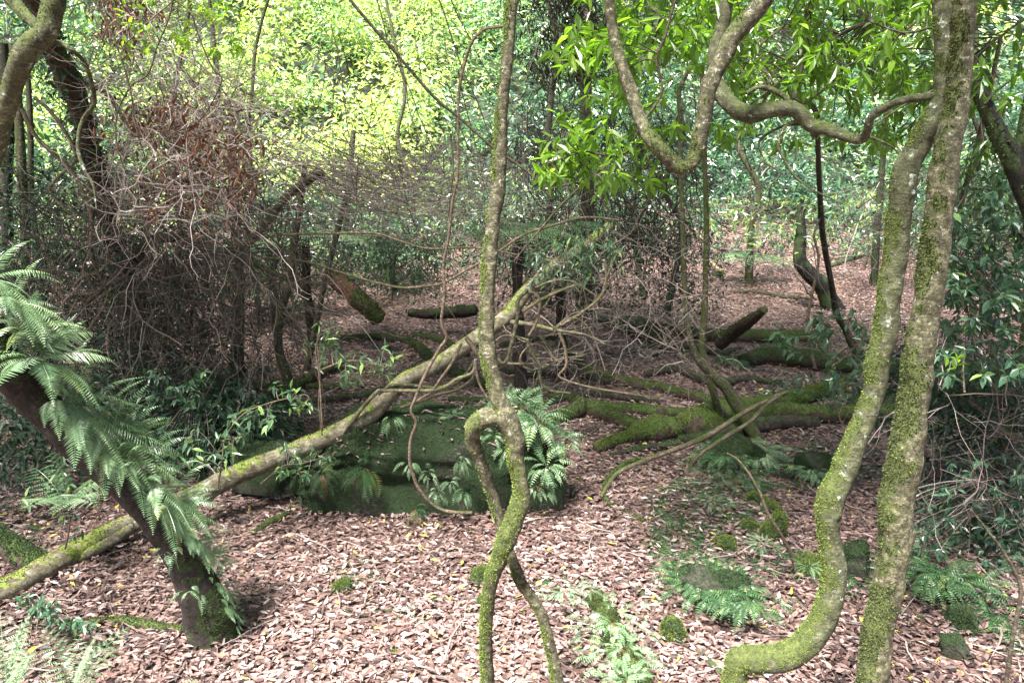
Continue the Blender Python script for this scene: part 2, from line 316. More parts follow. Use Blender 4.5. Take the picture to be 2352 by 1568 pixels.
# ================================================================ SETTING
def add_ground():
    ys = np.concatenate([np.arange(-12, 2, .6), np.arange(2, 12, .07), np.arange(12, 30, .2), np.arange(30, 100, 2.5)])
    xs = np.concatenate([np.arange(-60, -12, 2.5), np.arange(-12, -7, .35), np.arange(-7, 7, .08), np.arange(7, 12, .35), np.arange(12, 62, 2.5)])
    X, Y = np.meshgrid(xs, ys); Z = height(X, Y); V = np.stack([X, Y, Z], -1).reshape(-1, 3)
    n, k = len(ys), len(xs); i = np.arange(n * k).reshape(n, k)
    mb = MB(); mb.add(V, np.stack([i[:-1, :-1], i[:-1, 1:], i[1:, 1:], i[1:, :-1]], -1).reshape(-1, 4))
    tag(mb.build('forest_floor', M['ground'], smooth_=True, origin=(0, 0, 0)), kind='structure')
add_ground()
def litter():
    mb = MB(); n = 310000
    y = 2.5 + RS.rand(n) ** 1.0 * 19; x = (RS.rand(n) * 2 - 1) * (.68 * y + .35)
    keep = RS.rand(n) < .72 + .5 * fbm(np.stack([x * 2.2, y * 2.2, x * 0 + 1], -1), 2); x, y = x[keep], y[keep]; n = len(x)
    z = height(x, y) + .004 + .016 * RS.rand(n) + .012 * (vnoise(np.stack([x * 5, y * 5, x * 0], -1)) + 1)
    a = RS.rand(n) * 2 * np.pi; tilt = RS.normal(0, .16, n); d = np.stack([np.cos(a), np.sin(a), tilt], -1)
    up = nrm(np.stack([RS.normal(0, .35, n), RS.normal(0, .35, n), np.ones(n)], -1))
    L = RS.uniform(.026, .066, n) * (1 + .022 * (y - 3)); W = L * RS.uniform(.28, .5, n)
    patch = vnoise(np.stack([x * .9, y * .9, x * 0 + 4], -1)); rn = np.clip(RS.beta(1.2, 1.4, n) + .24 * patch, 0, 1)
    yl = RS.rand(n) < .012; rn[(rn > .955) & ~yl] = .94; rn[yl] = RS.uniform(.975, 1, yl.sum())
    leaves(mb, np.stack([x, y, z], -1), d, up, L, W, rn, fold=RS.normal(.05, .17, (n, 1)), bend=RS.normal(.06, .14, (n, 1)))
    tag(mb.build('leaf_litter', M['litter'], origin=(0, 0, 0)), kind='stuff')
    tw = MB(); n = 1500                                       # fallen sticks too small and many to count
    y = 2.7 + RS.rand(n) * 13; x = (RS.rand(n) * 2 - 1) * (.66 * y + .3); a = RS.rand(n) * 6.283
    st = np.stack([x, y, height(x, y) + .03], -1); PL = walk(st, np.stack([np.cos(a), np.sin(a), a * 0], -1), RS.uniform(.08, .55, n), 6, .16)
    PL[..., 2] = height(PL[..., 0], PL[..., 1]) + .022 + .02 * RS.rand(n, 6)
    twigs(tw, PL, RS.uniform(.0015, .006, n), .001)
    tag(tw.build('twig_litter', M['twig'], origin=(0, 0, 0)), kind='stuff')
litter()

# ---------------------------------------------------------------- foliage of the hillside (one mass, nobody could count it)
def sprays(mb, C, Rr, per, leafL, shade, flat=.35, jit=.16, lo=True, wr=.38, droop=.45, face=.6):
    n = len(C); k = n * per; i = np.repeat(np.arange(n), per)
    a = RS.rand(k) * 6.283; r = np.sqrt(RS.rand(k)); Rk = np.broadcast_to(Rr, (n,))[i]
    ox = np.stack([np.cos(a), np.sin(a), a * 0], -1)
    p = C[i] + ox * (r * Rk)[:, None]; p[:, 2] += Rk * (RS.normal(0, flat * .5, k) - .35 * r * r)
    d = nrm(ox + RS.normal(0, .5, (k, 3)) + np.array([0, 0, -droop])); up = nrm(RS.normal(0, .35, (k, 3)) + np.array([0, -face, 1]) + ox * .25)
    L = np.broadcast_to(leafL, (n,))[i] * RS.uniform(.6, 1.25, k)
    rn = np.clip(shade[i] + RS.normal(0, jit, k), 0, 1)
    leaves(mb, p, d, up, L, L * wr * RS.uniform(.75, 1.2, k), rn, fold=.2, bend=.2, lo=lo)
def cloud(n, px0, px1, py0, py1, y0, y1, mask=None):
    out = np.zeros((0, 3))
    while len(out) < n:
        m = max(n * 2, 200); px, py, Y = RS.uniform(px0, px1, m), RS.uniform(py0, py1, m), RS.uniform(y0, y1, m)
        if mask: k = mask(px, py); px, py, Y = px[k], py[k], Y[k]
        v = (784 - py) / F; s = Y / (cp + v * sp); q = np.stack([(px - 1176) / F * s, Y, CAMH + (v * cp - sp) * s], -1)
        out = np.concatenate([out, q[q[:, 2] > height(q[:, 0], q[:, 1]) + .15]])
    return out[:n]
def hillside():
    mb = MB(); tw = MB()
    def reg(n, box, per, leafL, lo_s, hi_s, rad=(.35, .9), clump=1.4):
        C = cloud(n, *box); s = lo_s + (hi_s - lo_s) * np.clip(.5 + .9 * fbm(C / clump, 2), 0, 1)
        sprays(mb, C, RS.uniform(*rad, n), per, leafL, s)
        m = n // 3; PL = walk(C[:m] - np.array([0, 0, .1]), RS.normal(0, .5, (m, 3)) + np.array([0, 0, -1.0]), RS.uniform(.8, 2.2, m), 7, .25)
        twigs(tw, PL, .006, .012, 3)
    n = 7600; y = 17.0 + 22.5 * RS.rand(n) ** .95; x = (RS.rand(n) * 2 - 1) * (.72 * y + 1)
    bl = np.abs(vnoise(np.stack([x / 2.4, y / 2.4, x * 0 + 2], -1))); bl2 = np.abs(vnoise(np.stack([x / 1.1, y / 1.1, x * 0 + 8], -1)))
    k_ = (RS.rand(n) < smooth(17, 23.5, y + 1.5 * bl * 3 - np.clip(x, -3, 5) * .25)) & (RS.rand(n) < smooth(.03, .22, bl + .4 * bl2)); x, y, bl, bl2 = x[k_], y[k_], bl[k_], bl2[k_]; n = len(x)
    z = height(x, y) + .15 + 3.2 * bl + 1.0 * bl2 - RS.rand(n) ** 2 * 1.2 - .8 * smooth(21, 17.5, y)
    C = np.stack([x, y, np.maximum(z, height(x, y) + .15)], -1)
    yel = smooth(3.5, -3, x) * .42 + .30 + .5 * fbm(C / 3.2, 2)                      # yellower shrubs on the left, their tone raised to look blown out by sun
    sprays(mb, C, RS.uniform(.45, .85, n), 40, .2, np.clip(yel, .12, .98), flat=.6, droop=.2)
    reg(90, (1150, 2450, 180, 545, 13, 18), 50, .14, .10, .60)
    reg(70, (1300, 2450, -110, 200, 12, 17), 50, .15, .30, .95)
    reg(200, (380, 1350, 430, 600, 13, 18), 56, .12, .02, .35, (.25, .6))
    reg(230, (-120, 360, -80, 600, 9.5, 14), 56, .11, .02, .6, (.3, .7))
    tag(mb.build('hillside_foliage', M['hill_leaf'], origin=(0, 0, 0)), kind='stuff')
    tag(tw.build('hillside_stems', M['twig'], origin=(0, 0, 0)), kind='stuff')
    low = MB()
    for n, box, Ya, Yb in [(260, (-120, 520, 560, 900), 6.8, 9.5), (150, (420, 1320, 480, 640), 11, 16), (120, (1350, 2352, 480, 585), 12, 19), (90, (-100, 330, 330, 640), 7.5, 9), (110, (300, 620, 880, 1080), 6.0, 7.2), (60, (-60, 200, 860, 1080), 5.2, 6.5), (110, (1160, 1640, 520, 700), 9, 12), (60, (2080, 2400, 820, 1000), 5.6, 6.4), (70, (620, 1000, 540, 660), 11, 13)]:  # some of these dark patches are added to deepen the mid-ground shade
        C = cloud(n, *box, Ya, Yb); sprays(low, C, RS.uniform(.2, .5, n), 36, .075, np.clip(.30 + .4 * fbm(C * 1.3, 2), 0, 1), flat=.8)
    tag(low.build('dark_undergrowth', M['vine_leaf'], origin=(0, 0, 0)), kind='stuff')
hillside()

# ================================================================ TRUNKS
def rows3(rows, foot=None):
    """(px, py, width px, Y) rows -> x,y,z,r; foot=True continues from the first row down into the ground"""
    out = []
    for px, py, w, Y in rows:
        q, s = P(px, py, Y); out.append([*q, w / 2 / F * s])
    if foot:
        a, b = np.array(out[0]), np.array(out[1]); d = nrm((a - b)[:3]); d[2] = min(d[2], -.35)
        q = a.copy(); 
        for _ in range(60):
            if q[2] < float(height(q[0], q[1])) - .05: break
            q[:3] += d * .05
        if np.linalg.norm(q - a) > .02: out.insert(0, list(q))
    return np.array(out)
def gp(rows, k=.6):
    out = []
    for r in rows:
        px, py, w = r[:3]; kk = r[3] if len(r) > 3 else k
        q, s = G(px, py, w, kk); out.append([*q, w / 2 / F * s])
    return np.array(out)
FIX = {}
def trunk_thing(name, label, cat, path, m, moss=None, mdir=(0, 0, 1), sides=18, rough=.1, knots=6, step=.02, fuzz=0, fz=.008, fmat='moss', flare=.25, group=None, limbs=(), crown=None):
    e = empty(name, path[0, :3], label, cat, group)
    mb = MB(); info = tube(mb, path, step, sides, rough, 14, knots, moss, mdir, flare=flare); part(mb, 'trunk', M[m], e, True)
    fb = MB()
    if fuzz: moss_fuzz(fb, info, fuzz, fz)
    for lp in limbs:
        lb = MB(); li = tube(lb, lp, step, max(8, sides - 6), rough, 14, knots // 2, moss, mdir); part(lb, 'branch', M[m], e, True)
        if fuzz: moss_fuzz(fb, li, fuzz, fz)
    if fb.V: part(fb, 'moss', M[fmat], e)
    return e
def shade_crown(e, cx, cy, z0, z1, rad, n, shade=.5, material='canopy_leaf'):
    """unseen leaf mass above the frame, added to shade the floor"""
    C = np.stack([cx + RS.normal(0, rad * .5, n), cy + RS.normal(0, rad * .5, n), RS.uniform(z0, z1, n)], -1)
    C[:, 2] = np.maximum(C[:, 2], CAMH + np.maximum(C[:, 1], 0) * .22 + .75 + RS.rand(n) * .8)
    mb = MB(); sprays(mb, C, RS.uniform(.3, .6, n), 26, .17, np.full(n, shade), face=0); part(mb, 'crown', M[material], e)  # this part is foliage added for its shade

# centre: slender crooked tree on two legs
right_leg = [(1262, 1620, 28, 3.1), (1276, 1540, 30, 3.1), (1262, 1478, 26, 3.1), (1250, 1425, 26, 3.1), (1232, 1388, 28, 3.1), (1202, 1345, 30, 3.1), (1184, 1305, 27, 3.1), (1170, 1262, 22, 3.1), (1157, 1222, 25, 3.12), (1143, 1178, 24, 3.12), (1124, 1118, 25, 3.1), (1098, 1045, 27, 3.05), (1086, 1005, 32, 3.02), (1090, 975, 38, 3.0), (1112, 960, 38, 3.0), (1150, 955, 38, 3.0)]
right_leg[0] = (1284, 1600, 30, 3.1)
main = [(1120, 1565, 32, 3.05), (1116, 1462, 30, 3.03), (1118, 1405, 33, 3.02), (1127, 1345, 34, 3.0), (1147, 1278, 38, 2.98), (1169, 1222, 45, 2.98), (1192, 1165, 46, 3.0), (1196, 1118, 36, 3.0), (1184, 1050, 36, 3.0), (1180, 1000, 42, 3.0), (1162, 958, 50, 3.0), (1150, 930, 40, 3.0), (1130, 857, 35, 3.0), (1119, 790, 36, 3.0), (1119, 680, 33, 3.0), (1124, 610, 34, 3.0), (1131, 523, 31, 3.0), (1142, 450, 35, 3.0), (1148, 360, 33, 3.0), (1153, 250, 32, 3.0), (1166, 130, 30, 3.0), (1175, 0, 30, 3.0), (1182, -150, 30, 3.0), (1190, -500, 26, 3.0), (1180, -1000, 20, 3.0)]
c_tree = trunk_thing('crooked_tree', 'slender crooked mossy tree in the centre whose trunk splits into two crossing legs', 'tree', rows3(main, True), 'bark_grey', lambda t: .55 - .6 * smooth(.22, .5, t), (-.8, -.2, .35), knots=26, rough=.18, fuzz=30000, fz=.006, fmat='moss_green', limbs=[rows3(right_leg, True)], step=.012, sides=22)
# right: curving stem and straight stem that meet high up
A = [(1684, 1600, 56, 2.95), (1688, 1545, 56, 2.95), (1700, 1516, 60, 2.95), (1750, 1515, 64, 2.95), (1805, 1508, 66, 2.95), (1850, 1478, 63, 2.95), (1888, 1428, 60, 2.95), (1909, 1362, 60, 2.95), (1916, 1312, 60, 2.95), (1908, 1252, 54, 2.95), (1901, 1192, 55, 2.95), (1911, 1138, 60, 2.95), (1935, 1092, 52, 2.95), (1961, 1023, 48, 2.95), (1995, 940, 49, 2.95), (2011, 890, 47, 2.95), (2018, 823, 50, 2.95), (2035, 756, 51, 2.95), (2042, 690, 50, 2.95), (2053, 623, 51, 2.95), (2063, 523, 52, 2.95), (2080, 400, 54, 2.93), (2111, 333, 53, 2.92), (2142, 278, 54, 2.9), (2166, 225, 50, 2.9), (2174, 150, 50, 2.9), (2172, 60, 52, 2.9), (2166, -60, 52, 2.9), (2150, -400, 44, 2.9), (2120, -900, 30, 2.9)]
B = [(2003, 1575, 70, 2.8), (2018, 1445, 66, 2.8), (2037, 1362, 70, 2.8), (2055, 1245, 71, 2.8), (2063, 1145, 73, 2.8), (2079, 1045, 75, 2.8), (2087, 990, 70, 2.8), (2098, 923, 65, 2.8), (2110, 823, 63, 2.8), (2130, 690, 66, 2.8), (2147, 590, 62, 2.8), (2153, 523, 62, 2.8), (2158, 480, 60, 2.8), (2168, 400, 63, 2.8), (2178, 333, 60, 2.8), (2190, 270, 56, 2.82), (2203, 190, 50, 2.85), (2210, 100, 48, 2.85), (2216, 0, 48, 2.85), (2226, -150, 48, 2.85), (2250, -500, 40, 2.85)]
a_tree = trunk_thing('curved_tree', 'curving mossy tree that hooks along the ground at lower right with pale lichen patches', 'tree', rows3(A, True), 'bark_lichen', lambda t: 1.0 - .7 * smooth(.08, .3, t) - .1 * (t > .4), (-.75, .1, .5), knots=14, rough=.13, fuzz=22000, fz=.006, fmat='moss_green', step=.012, sides=26)
b_tree = trunk_thing('straight_tree', 'straight mossy tree at the right, just beside the curving trunk', 'tree', rows3(B, True), 'bark_grey', lambda t: .02 + .25 * smooth(.35, .0, t) + .25 * np.abs(np.sin(t * 23)) ** 3, (-.6, -.1, .1), knots=22, rough=.12, fuzz=30000, fz=.007, step=.012, sides=26)
# diagonal pale fallen trunk over the boulder
LOG = [(-60, 1450, 66, 4.05), (0, 1400, 60, 4.15), (60, 1350, 58, 4.3), (130, 1310, 57, 4.5), (200, 1255, 54, 4.7), (290, 1208, 50, 4.9), (370, 1170, 48, 5.0), (450, 1138, 46, 5.15), (530, 1095, 44, 5.3), (620, 1058, 42, 5.4), (700, 1025, 42, 5.5), (780, 990, 42, 5.55), (850, 950, 42, 5.6), (900, 900, 38, 5.65), (935, 870, 36, 5.7), (1000, 840, 36, 5.8), (1060, 800, 36, 5.9), (1110, 765, 36, 6.0), (1160, 730, 34, 6.1), (1200, 680, 33, 6.25), (1240, 640, 32, 6.4), (1290, 600, 30, 6.6), (1330, 575, 26, 6.75), (1400, 520, 22, 7.0)]
p = rows3(LOG)
for q in p[:8]: q[2] = max(q[2], float(height(q[0], q[1])) + q[3] * .7)
split = [(150, 1300, 20, 4.55), (200, 1272, 24, 4.62), (262, 1238, 24, 4.7), (296, 1213, 20, 4.75), (303, 1203, 10, 4.8)]
lt = trunk_thing('fallen_tree', 'long pale fallen trunk lying diagonally from the lower left up across the mossy boulder', 'fallen trunk', p, 'bark_pale', .12, (0, .2, 1), knots=8, rough=.09, fuzz=12000, fz=.008, step=.018, sides=22, flare=None, limbs=[rows3(split), rows3([(1156, 737, 11, 6.1), (1220, 745, 10, 6.0), (1270, 757, 8, 5.95), (1340, 768, 6, 5.9), (1390, 790, 4, 5.9)]), rows3([(790, 900 + 90, 10, 5.5), (860, 905, 9, 5.5), (890, 897, 8, 5.5), (1000, 895, 8, 5.5), (1050, 870, 8, 5.5), (1085, 855, 7, 5.5), (1092, 825, 7, 5.5)])])
# leaning dark trunk clothed with ferns
FT = [(488, 1470, 112, 3.86), (484, 1440, 100, 3.84), (470, 1385, 90, 3.8), (445, 1330, 84, 3.78), (420, 1280, 80, 3.76), (385, 1228, 78, 3.73), (345, 1175, 76, 3.7), (300, 1125, 76, 3.66), (250, 1078, 78, 3.62), (200, 1035, 80, 3.58), (150, 990, 82, 3.52), (100, 940, 84, 3.46), (50, 885, 86, 3.4), (0, 820, 88, 3.32), (-60, 730, 90, 3.25), (-160, 560, 90, 3.15), (-260, 350, 80, 3.1)]
FTP = rows3(FT, True)
f_tree = trunk_thing('ferny_leaning_tree', 'dark leaning trunk at the lower left with ferns growing along its upper side', 'tree', FTP, 'bark_dark', lambda t: .55 - .6 * smooth(.02, .12, t), (.75, -.2, .45), knots=2, rough=.12, fuzz=20000, fz=.008, step=.014, sides=28, flare=.3)

# upper left thick limb near the camera
UL = [(-40, 420, 46, 3.0), (-6, 317, 47, 2.95), (13, 250, 45, 2.9), (33, 187, 46, 2.85), (62, 115, 54, 2.8), (105, 75, 50, 2.8), (118, 30, 50, 2.8), (125, -10, 52, 2.8), (128, -200, 54, 2.8), (120, -600, 50, 2.8)]
e = trunk_thing('thick_bent_limb', 'thick bent greenish limb crossing the upper left corner', 'branch', rows3(UL[::-1])[::-1], 'bark_lichen', .2, (-.3, -.2, .5), knots=3, rough=.12, fuzz=9000, fz=.005, step=.014, sides=24, flare=None, limbs=[rows3([(8, -20, 28, 2.95), (40, 15, 27, 2.95), (72, 48, 26, 2.92), (92, 70, 22, 2.9)]), rows3([(112, 92, 12, 2.85), (140, 100, 10, 2.9), (165, 116, 10, 2.9), (193, 142, 10, 2.95), (210, 190, 10, 3.0), (217, 237, 9, 3.1), (195, 268, 9, 3.2), (183, 300, 9, 3.2), (180, 345, 9, 3.2), (195, 392, 8, 3.2), (214, 425, 6, 3.2), (222, 480, 4, 3.2)])])
# U-bend tree hanging into the upper right
UB = [(1385, -300, 22, 3.4), (1398, -20, 23, 3.35), (1408, 67, 25, 3.35), (1428, 150, 27, 3.3), (1448, 207, 32, 3.3), (1471, 273, 30, 3.25), (1501, 327, 34, 3.2), (1551, 377, 37, 3.2), (1577, 384, 37, 3.2), (1597, 358, 36, 3.2), (1614, 290, 37, 3.2), (1626, 210, 38, 3.2), (1655, 143, 38, 3.2), (1685, 83, 40, 3.2), (1728, 33, 41, 3.2), (1762, -15, 42, 3.2), (1830, -120, 44, 3.2), (1950, -350, 44, 3.2)]
u_tree = trunk_thing('looping_limb', 'mossy limb that sags in a U bend at the top right of centre', 'branch', rows3(UB), 'bark_grey', lambda t: -.1 + .7 * np.exp(-((t - .48) / .12) ** 2), (-.2, -.1, .7), knots=10, rough=.14, fuzz=26000, fz=.006, step=.012, sides=20, flare=None)
CB = [(1680, -200, 34, 3.5), (1668, 0, 32, 3.5), (1658, 67, 32, 3.5), (1640, 130, 32, 3.5), (1645, 185, 34, 3.5), (1672, 235, 38, 3.45), (1718, 263, 40, 3.4), (1768, 252, 36, 3.35), (1825, 253, 34, 3.35), (1861, 287, 33, 3.35), (1901, 297, 30, 3.3), (1945, 314, 25, 3.25), (1978, 320, 24, 3.2), (1992, 300, 20, 3.15), (2000, 272, 18, 3.1), (2030, 248, 18, 3.05), (2085, 228, 18, 2.98), (2150, 220, 18, 2.9)]
def twl(pts, w0, w1, Y0, Y1=None):
    Y1 = Y0 if Y1 is None else Y1; n = len(pts) - 1
    return rows3([(x, y, w0 + (w1 - w0) * i / n, Y0 + (Y1 - Y0) * i / n) for i, (x, y) in enumerate(pts)])
trunk_thing('wavy_bough', 'wavy grey green bough running from behind the U bend limb to the right-hand twin trunks', 'branch', rows3(CB), 'bark_lichen', .1, (0, -.1, 1), knots=8, rough=.1, fuzz=9000, fz=.005, step=.012, sides=20, flare=None,
    limbs=[twl([(1835, 275), (1801, 293), (1788, 335), (1800, 365), (1821, 400), (1850, 425), (1880, 443), (1940, 470)], 8, 3, 3.35), twl([(1850, 285), (1800, 290), (1745, 323), (1750, 365), (1735, 395), (1725, 423), (1727, 490), (1700, 560)], 7, 2, 3.4), twl([(1992, 313), (2025, 325), (2052, 340), (2068, 360)], 7, 3, 3.2), twl([(1828, 250), (1790, 215), (1745, 200), (1715, 215)], 14, 9, 3.5), twl([(1718, 265), (1725, 285)], 20, 8, 3.4), twl([(1868, 295), (1868, 320)], 22, 5, 3.35), twl([(1750, 370), (1790, 400), (1760, 440), (1740, 520)], 5, 2, 3.4)])
VT = [(1958, 790, 20, 9.3), (1942, 757, 16, 9.3), (1921, 717, 15, 9.2), (1911, 657, 13, 9.0), (1898, 590, 13, 8.5), (1888, 523, 13, 8), (1881, 400, 12, 6.5), (1878, 300, 12, 5), (1874, 258, 12, 4.4), (1852, 234, 12, 4.2), (1824, 230, 14, 4.2), (1833, 180, 16, 4.2), (1848, 100, 16, 4.2), (1861, 0, 16, 4.2), (1880, -150, 16, 4.2)]
trunk_thing('thin_dark_stem', 'thin dark stem dropping from the top right, kinked where it passes over the wavy bough', 'stem', rows3(VT, True), 'bark_brown', .2, (-.4, 0, .4), knots=4, step=.03, sides=12, flare=None)

# background trunks
T1 = [(345, 950, 66, 8.0), (334, 900, 62, 8.0), (322, 800, 60, 7.9), (309, 723, 58, 7.8), (290, 660, 52, 7.6), (270, 600, 50, 7.4), (245, 500, 46, 7.1), (215, 380, 42, 6.8), (187, 260, 44, 6.4), (160, 190, 46, 6.1), (125, 120, 46, 5.8), (90, 40, 46, 5.5), (60, -80, 46, 5.2), (20, -300, 44, 5)]
t1 = trunk_thing('viny_tree', 'large leaning tree at the left wrapped in vines, dead twigs and ivy', 'tree', rows3(T1, True), 'bark_brown', .3, (-.5, 0, .4), knots=8, step=.04, sides=18, rough=.16,
   limbs=[twl([(310, 610), (330, 570), (355, 550), (400, 545), (450, 560), (500, 578), (545, 575), (575, 555), (620, 500), (665, 445), (715, 410), (740, 395)], 26, 17, 7.4, 7.8), twl([(530, 590), (580, 605), (617, 622), (650, 638), (674, 655), (700, 690), (720, 725), (738, 762)], 13, 5, 6.6, 6.2), twl([(150, 150), (190, 185), (225, 205), (250, 220), (300, 300)], 18, 8, 6.2)])
VINES_L = [([(120, 150), (150, 220), (175, 270), (180, 330), (200, 400), (215, 470), (205, 540), (215, 600), (240, 655), (270, 695)], 12, 9, 6.6), ([(50, 250), (80, 310), (130, 360), (160, 385), (190, 440), (210, 500), (208, 560)], 11, 9, 6.2), ([(80, 225), (115, 255), (140, 290), (165, 330), (172, 370), (130, 410), (115, 440), (150, 480), (190, 520)], 9, 6, 6.4), ([(270, 620), (300, 590), (340, 560), (365, 560)], 14, 14, 7.2), ([(172, 660), (185, 640), (215, 630), (245, 610), (265, 580)], 8, 6, 6.6), ([(172, 655), (185, 675), (215, 672), (240, 655), (268, 625)], 9, 7, 6.6), ([(200, 760), (195, 720), (205, 690), (235, 665), (245, 640)], 11, 8, 6.6), ([(205, 755), (230, 720), (245, 690), (255, 660)], 9, 6, 6.6), ([(365, 600), (375, 640), (355, 680), (345, 685)], 14, 10, 7.0), ([(380, 580), (390, 640), (395, 700), (390, 745)], 12, 8, 7.0), ([(95, 620), (130, 650), (150, 690), (180, 710)], 7, 5, 6.8), ([(90, 520), (115, 610), (140, 680), (170, 705)], 7, 5, 7.2), ([(400, 710), (440, 770), (480, 830), (515, 870)], 7, 4, 6.6), ([(530, 740), (515, 790), (490, 825)], 6, 4, 6.6), ([(395, 560), (430, 640), (450, 720), (480, 850)], 5, 4, 6.9), ([(420, 550), (410, 620), (440, 700), (430, 780)], 6, 4, 7.1)]
for (pts, w0, w1, Y) in VINES_L:
    mb = MB(); tube(mb, twl(pts, w0, w1, Y), .03, 8, .15, 14, 2, .1); FIX.setdefault('v', []).append(mb)
for i, mb in enumerate(FIX.pop('v')):
    where = ['long thick vine following the left side of the big viny tree', 'pale vine arching from the left edge to the big viny tree', 'hooked vine left of the big viny tree with a sharp bend', 'stubby curved vine stem at the fork of the big viny tree', 'thin vine rising out of the loop left of the big viny tree', 'round loop of vine hanging left of the big viny tree', 'left of the two pale forked vine stems under the vine loop', 'right of the two pale forked vine stems under the vine loop', 'short thick hook of vine right of the big viny tree', 'dark vine hanging straight just right of the short hook vine', 'small vine sagging by the thin trunks at the far left', 'long thin vine sloping down by the far left trunks', 'straight vine sloping to the ground right of the big viny tree', 'thin curved vine meeting the sloping vine near the ground', 'thinnest long vine hanging below the horizontal bough', 'wavering vine hanging from the left end of the horizontal bough'][i]
    tag(mb.build('vine', M['vine'] if i % 3 else M['bark_brown'], smooth_=True), where, 'vine', 'vines around the big viny tree')
def bg_trunk(label, rows, m='bark_brown', name='thin_tree', moss=.25, step=.05, group='thin trunks standing behind', **k):
    return trunk_thing(name, label, 'tree', rows3(rows, True), m, moss, (-.4, -.2, .3), knots=3, step=step, sides=12, group=group, **k)
bg_trunk('mossy footed upright trunk below the horizontal bough, left of the curved grey trunk', [(545, 850, 32, 9.2), (545, 800, 30, 9.2), (547, 700, 28, 9.2), (547, 600, 27, 9.2), (540, 500, 24, 9.2), (530, 300, 22, 9.2)], moss=lambda t: .7 - .6 * smooth(0, .3, t))
bg_trunk('curved grey trunk bowing to the left below the horizontal bough', [(657, 858, 24, 8.9), (642, 810, 20, 8.9), (639, 757, 20, 8.9), (650, 697, 20, 8.9), (668, 640, 19, 8.9), (676, 557, 18, 8.9), (688, 480, 15, 8.9), (700, 380, 12, 8.9)], m='bark_grey')
bg_trunk('thin trunk slanting right, just right of the curved grey trunk', [(720, 775, 14, 9.5), (735, 700, 13, 9.5), (748, 640, 13, 9.5), (770, 550, 13, 9.5), (800, 430, 12, 9.5)])
bg_trunk('ringed upright trunk at the far left', [(80, 760, 24, 8.5), (72, 690, 22, 8.5), (60, 600, 22, 8.5), (57, 500, 22, 8.5), (50, 400, 22, 8.5), (45, 300, 20, 8.5), (30, 100, 18, 8.5)], m='bark_grey')
bg_trunk('brown trunk right beside the ringed trunk at the far left', [(100, 750, 18, 9), (92, 660, 15, 9), (85, 560, 15, 9), (72, 460, 14, 9), (70, 300, 13, 9), (60, 100, 12, 9)])
bg_trunk('nearly black trunk on the left edge', [(20, 760, 30, 9.5), (18, 600, 30, 9.5), (12, 450, 28, 9.5), (18, 300, 26, 9.5), (5, 100, 24, 9.5)], m='bark_dark')
bg_trunk('left stem of the slim pair right of centre, curving into the ground', [(1681, 912, 28, 7.0), (1668, 890, 27, 7.0), (1635, 857, 24, 7.0), (1603, 825, 17, 7.0), (1581, 757, 13, 7.0), (1573, 657, 12, 7.0), (1568, 523, 12, 7.0), (1563, 380, 11, 7.0), (1560, 200, 10, 7.0)], m='bark_grey', moss=lambda t: .5 - .4 * smooth(0, .3, t))
bg_trunk('right stem of the slim pair right of centre, nearly straight', [(1625, 850, 18, 7.2), (1613, 806, 17, 7.2), (1618, 723, 15, 7.2), (1621, 623, 14, 7.2), (1623, 523, 13, 7.2), (1618, 353, 12, 7.2), (1612, 150, 11, 7.2)], m='bark_grey')
bg_trunk('dark trunk behind the curving mossy tree', [(2006, 670, 18, 14.5), (2010, 600, 17, 14.5), (2015, 523, 16, 14.5), (2025, 400, 14, 14.5), (2040, 200, 12, 14.5)], m='bark_dark')
bg_trunk('broad dark brown trunk hung with dead twigs behind the right of centre', [(1345, 660, 40, 12), (1348, 600, 34, 12), (1350, 523, 32, 12), (1348, 400, 30, 12), (1345, 250, 28, 12), (1347, 100, 28, 12), (1350, -100, 26, 12)], name='dark_brown_tree')
bg_trunk('pinkish slanting stem at the right, beyond the straight mossy tree', [(2110, 760, 14, 7.5), (2140, 690, 13, 7.3), (2185, 557, 13, 7), (2212, 450, 12, 6.6), (2245, 330, 11, 6.3), (2275, 200, 11, 6), (2300, 80, 9, 6)], m='vine')
bg_trunk('short leaning trunk at the right edge with a mossy foot', [(2308, 1020, 30, 6.2), (2322, 960, 26, 6.2), (2335, 907, 24, 6.1), (2350, 810, 24, 6.0), (2375, 650, 24, 6.0), (2400, 400, 22, 5.9)], m='bark_grey')
bg_trunk('black trunk leaning across the upper right corner', [(2430, 620, 66, 3.9), (2380, 480, 60, 3.9), (2345, 400, 54, 3.9), (2318, 350, 46, 3.9), (2285, 290, 38, 3.9), (2262, 240, 34, 3.9), (2243, 200, 30, 3.9), (2230, 165, 24, 3.9)], m='black', name='black_leaning_tree', limbs=[twl([(2330, 370), (2345, 330), (2360, 250), (2380, 150)], 34, 22, 3.9), twl([(2262, 240), (2290, 205), (2330, 180), (2390, 120)], 8, 4, 3.85)], fuzz=3000, fz=.012, fmat='moss_dark')
bg_trunk('charred broken trunk bent like an elbow in the distance', [(1905, 690, 40, 13.2), (1888, 655, 38, 13.2), (1862, 632, 34, 13.2), (1840, 605, 32, 13.2), (1836, 580, 28, 13.2), (1840, 540, 24, 13.2), (1838, 470, 14, 13.2)], m='black', name='charred_stump')
bg_trunk('pale green trunk far back among the foliage left of centre', [(795, 640, 16, 14), (792, 560, 15, 14), (800, 440, 14, 14), (812, 300, 12, 14)], m='bark_grey')
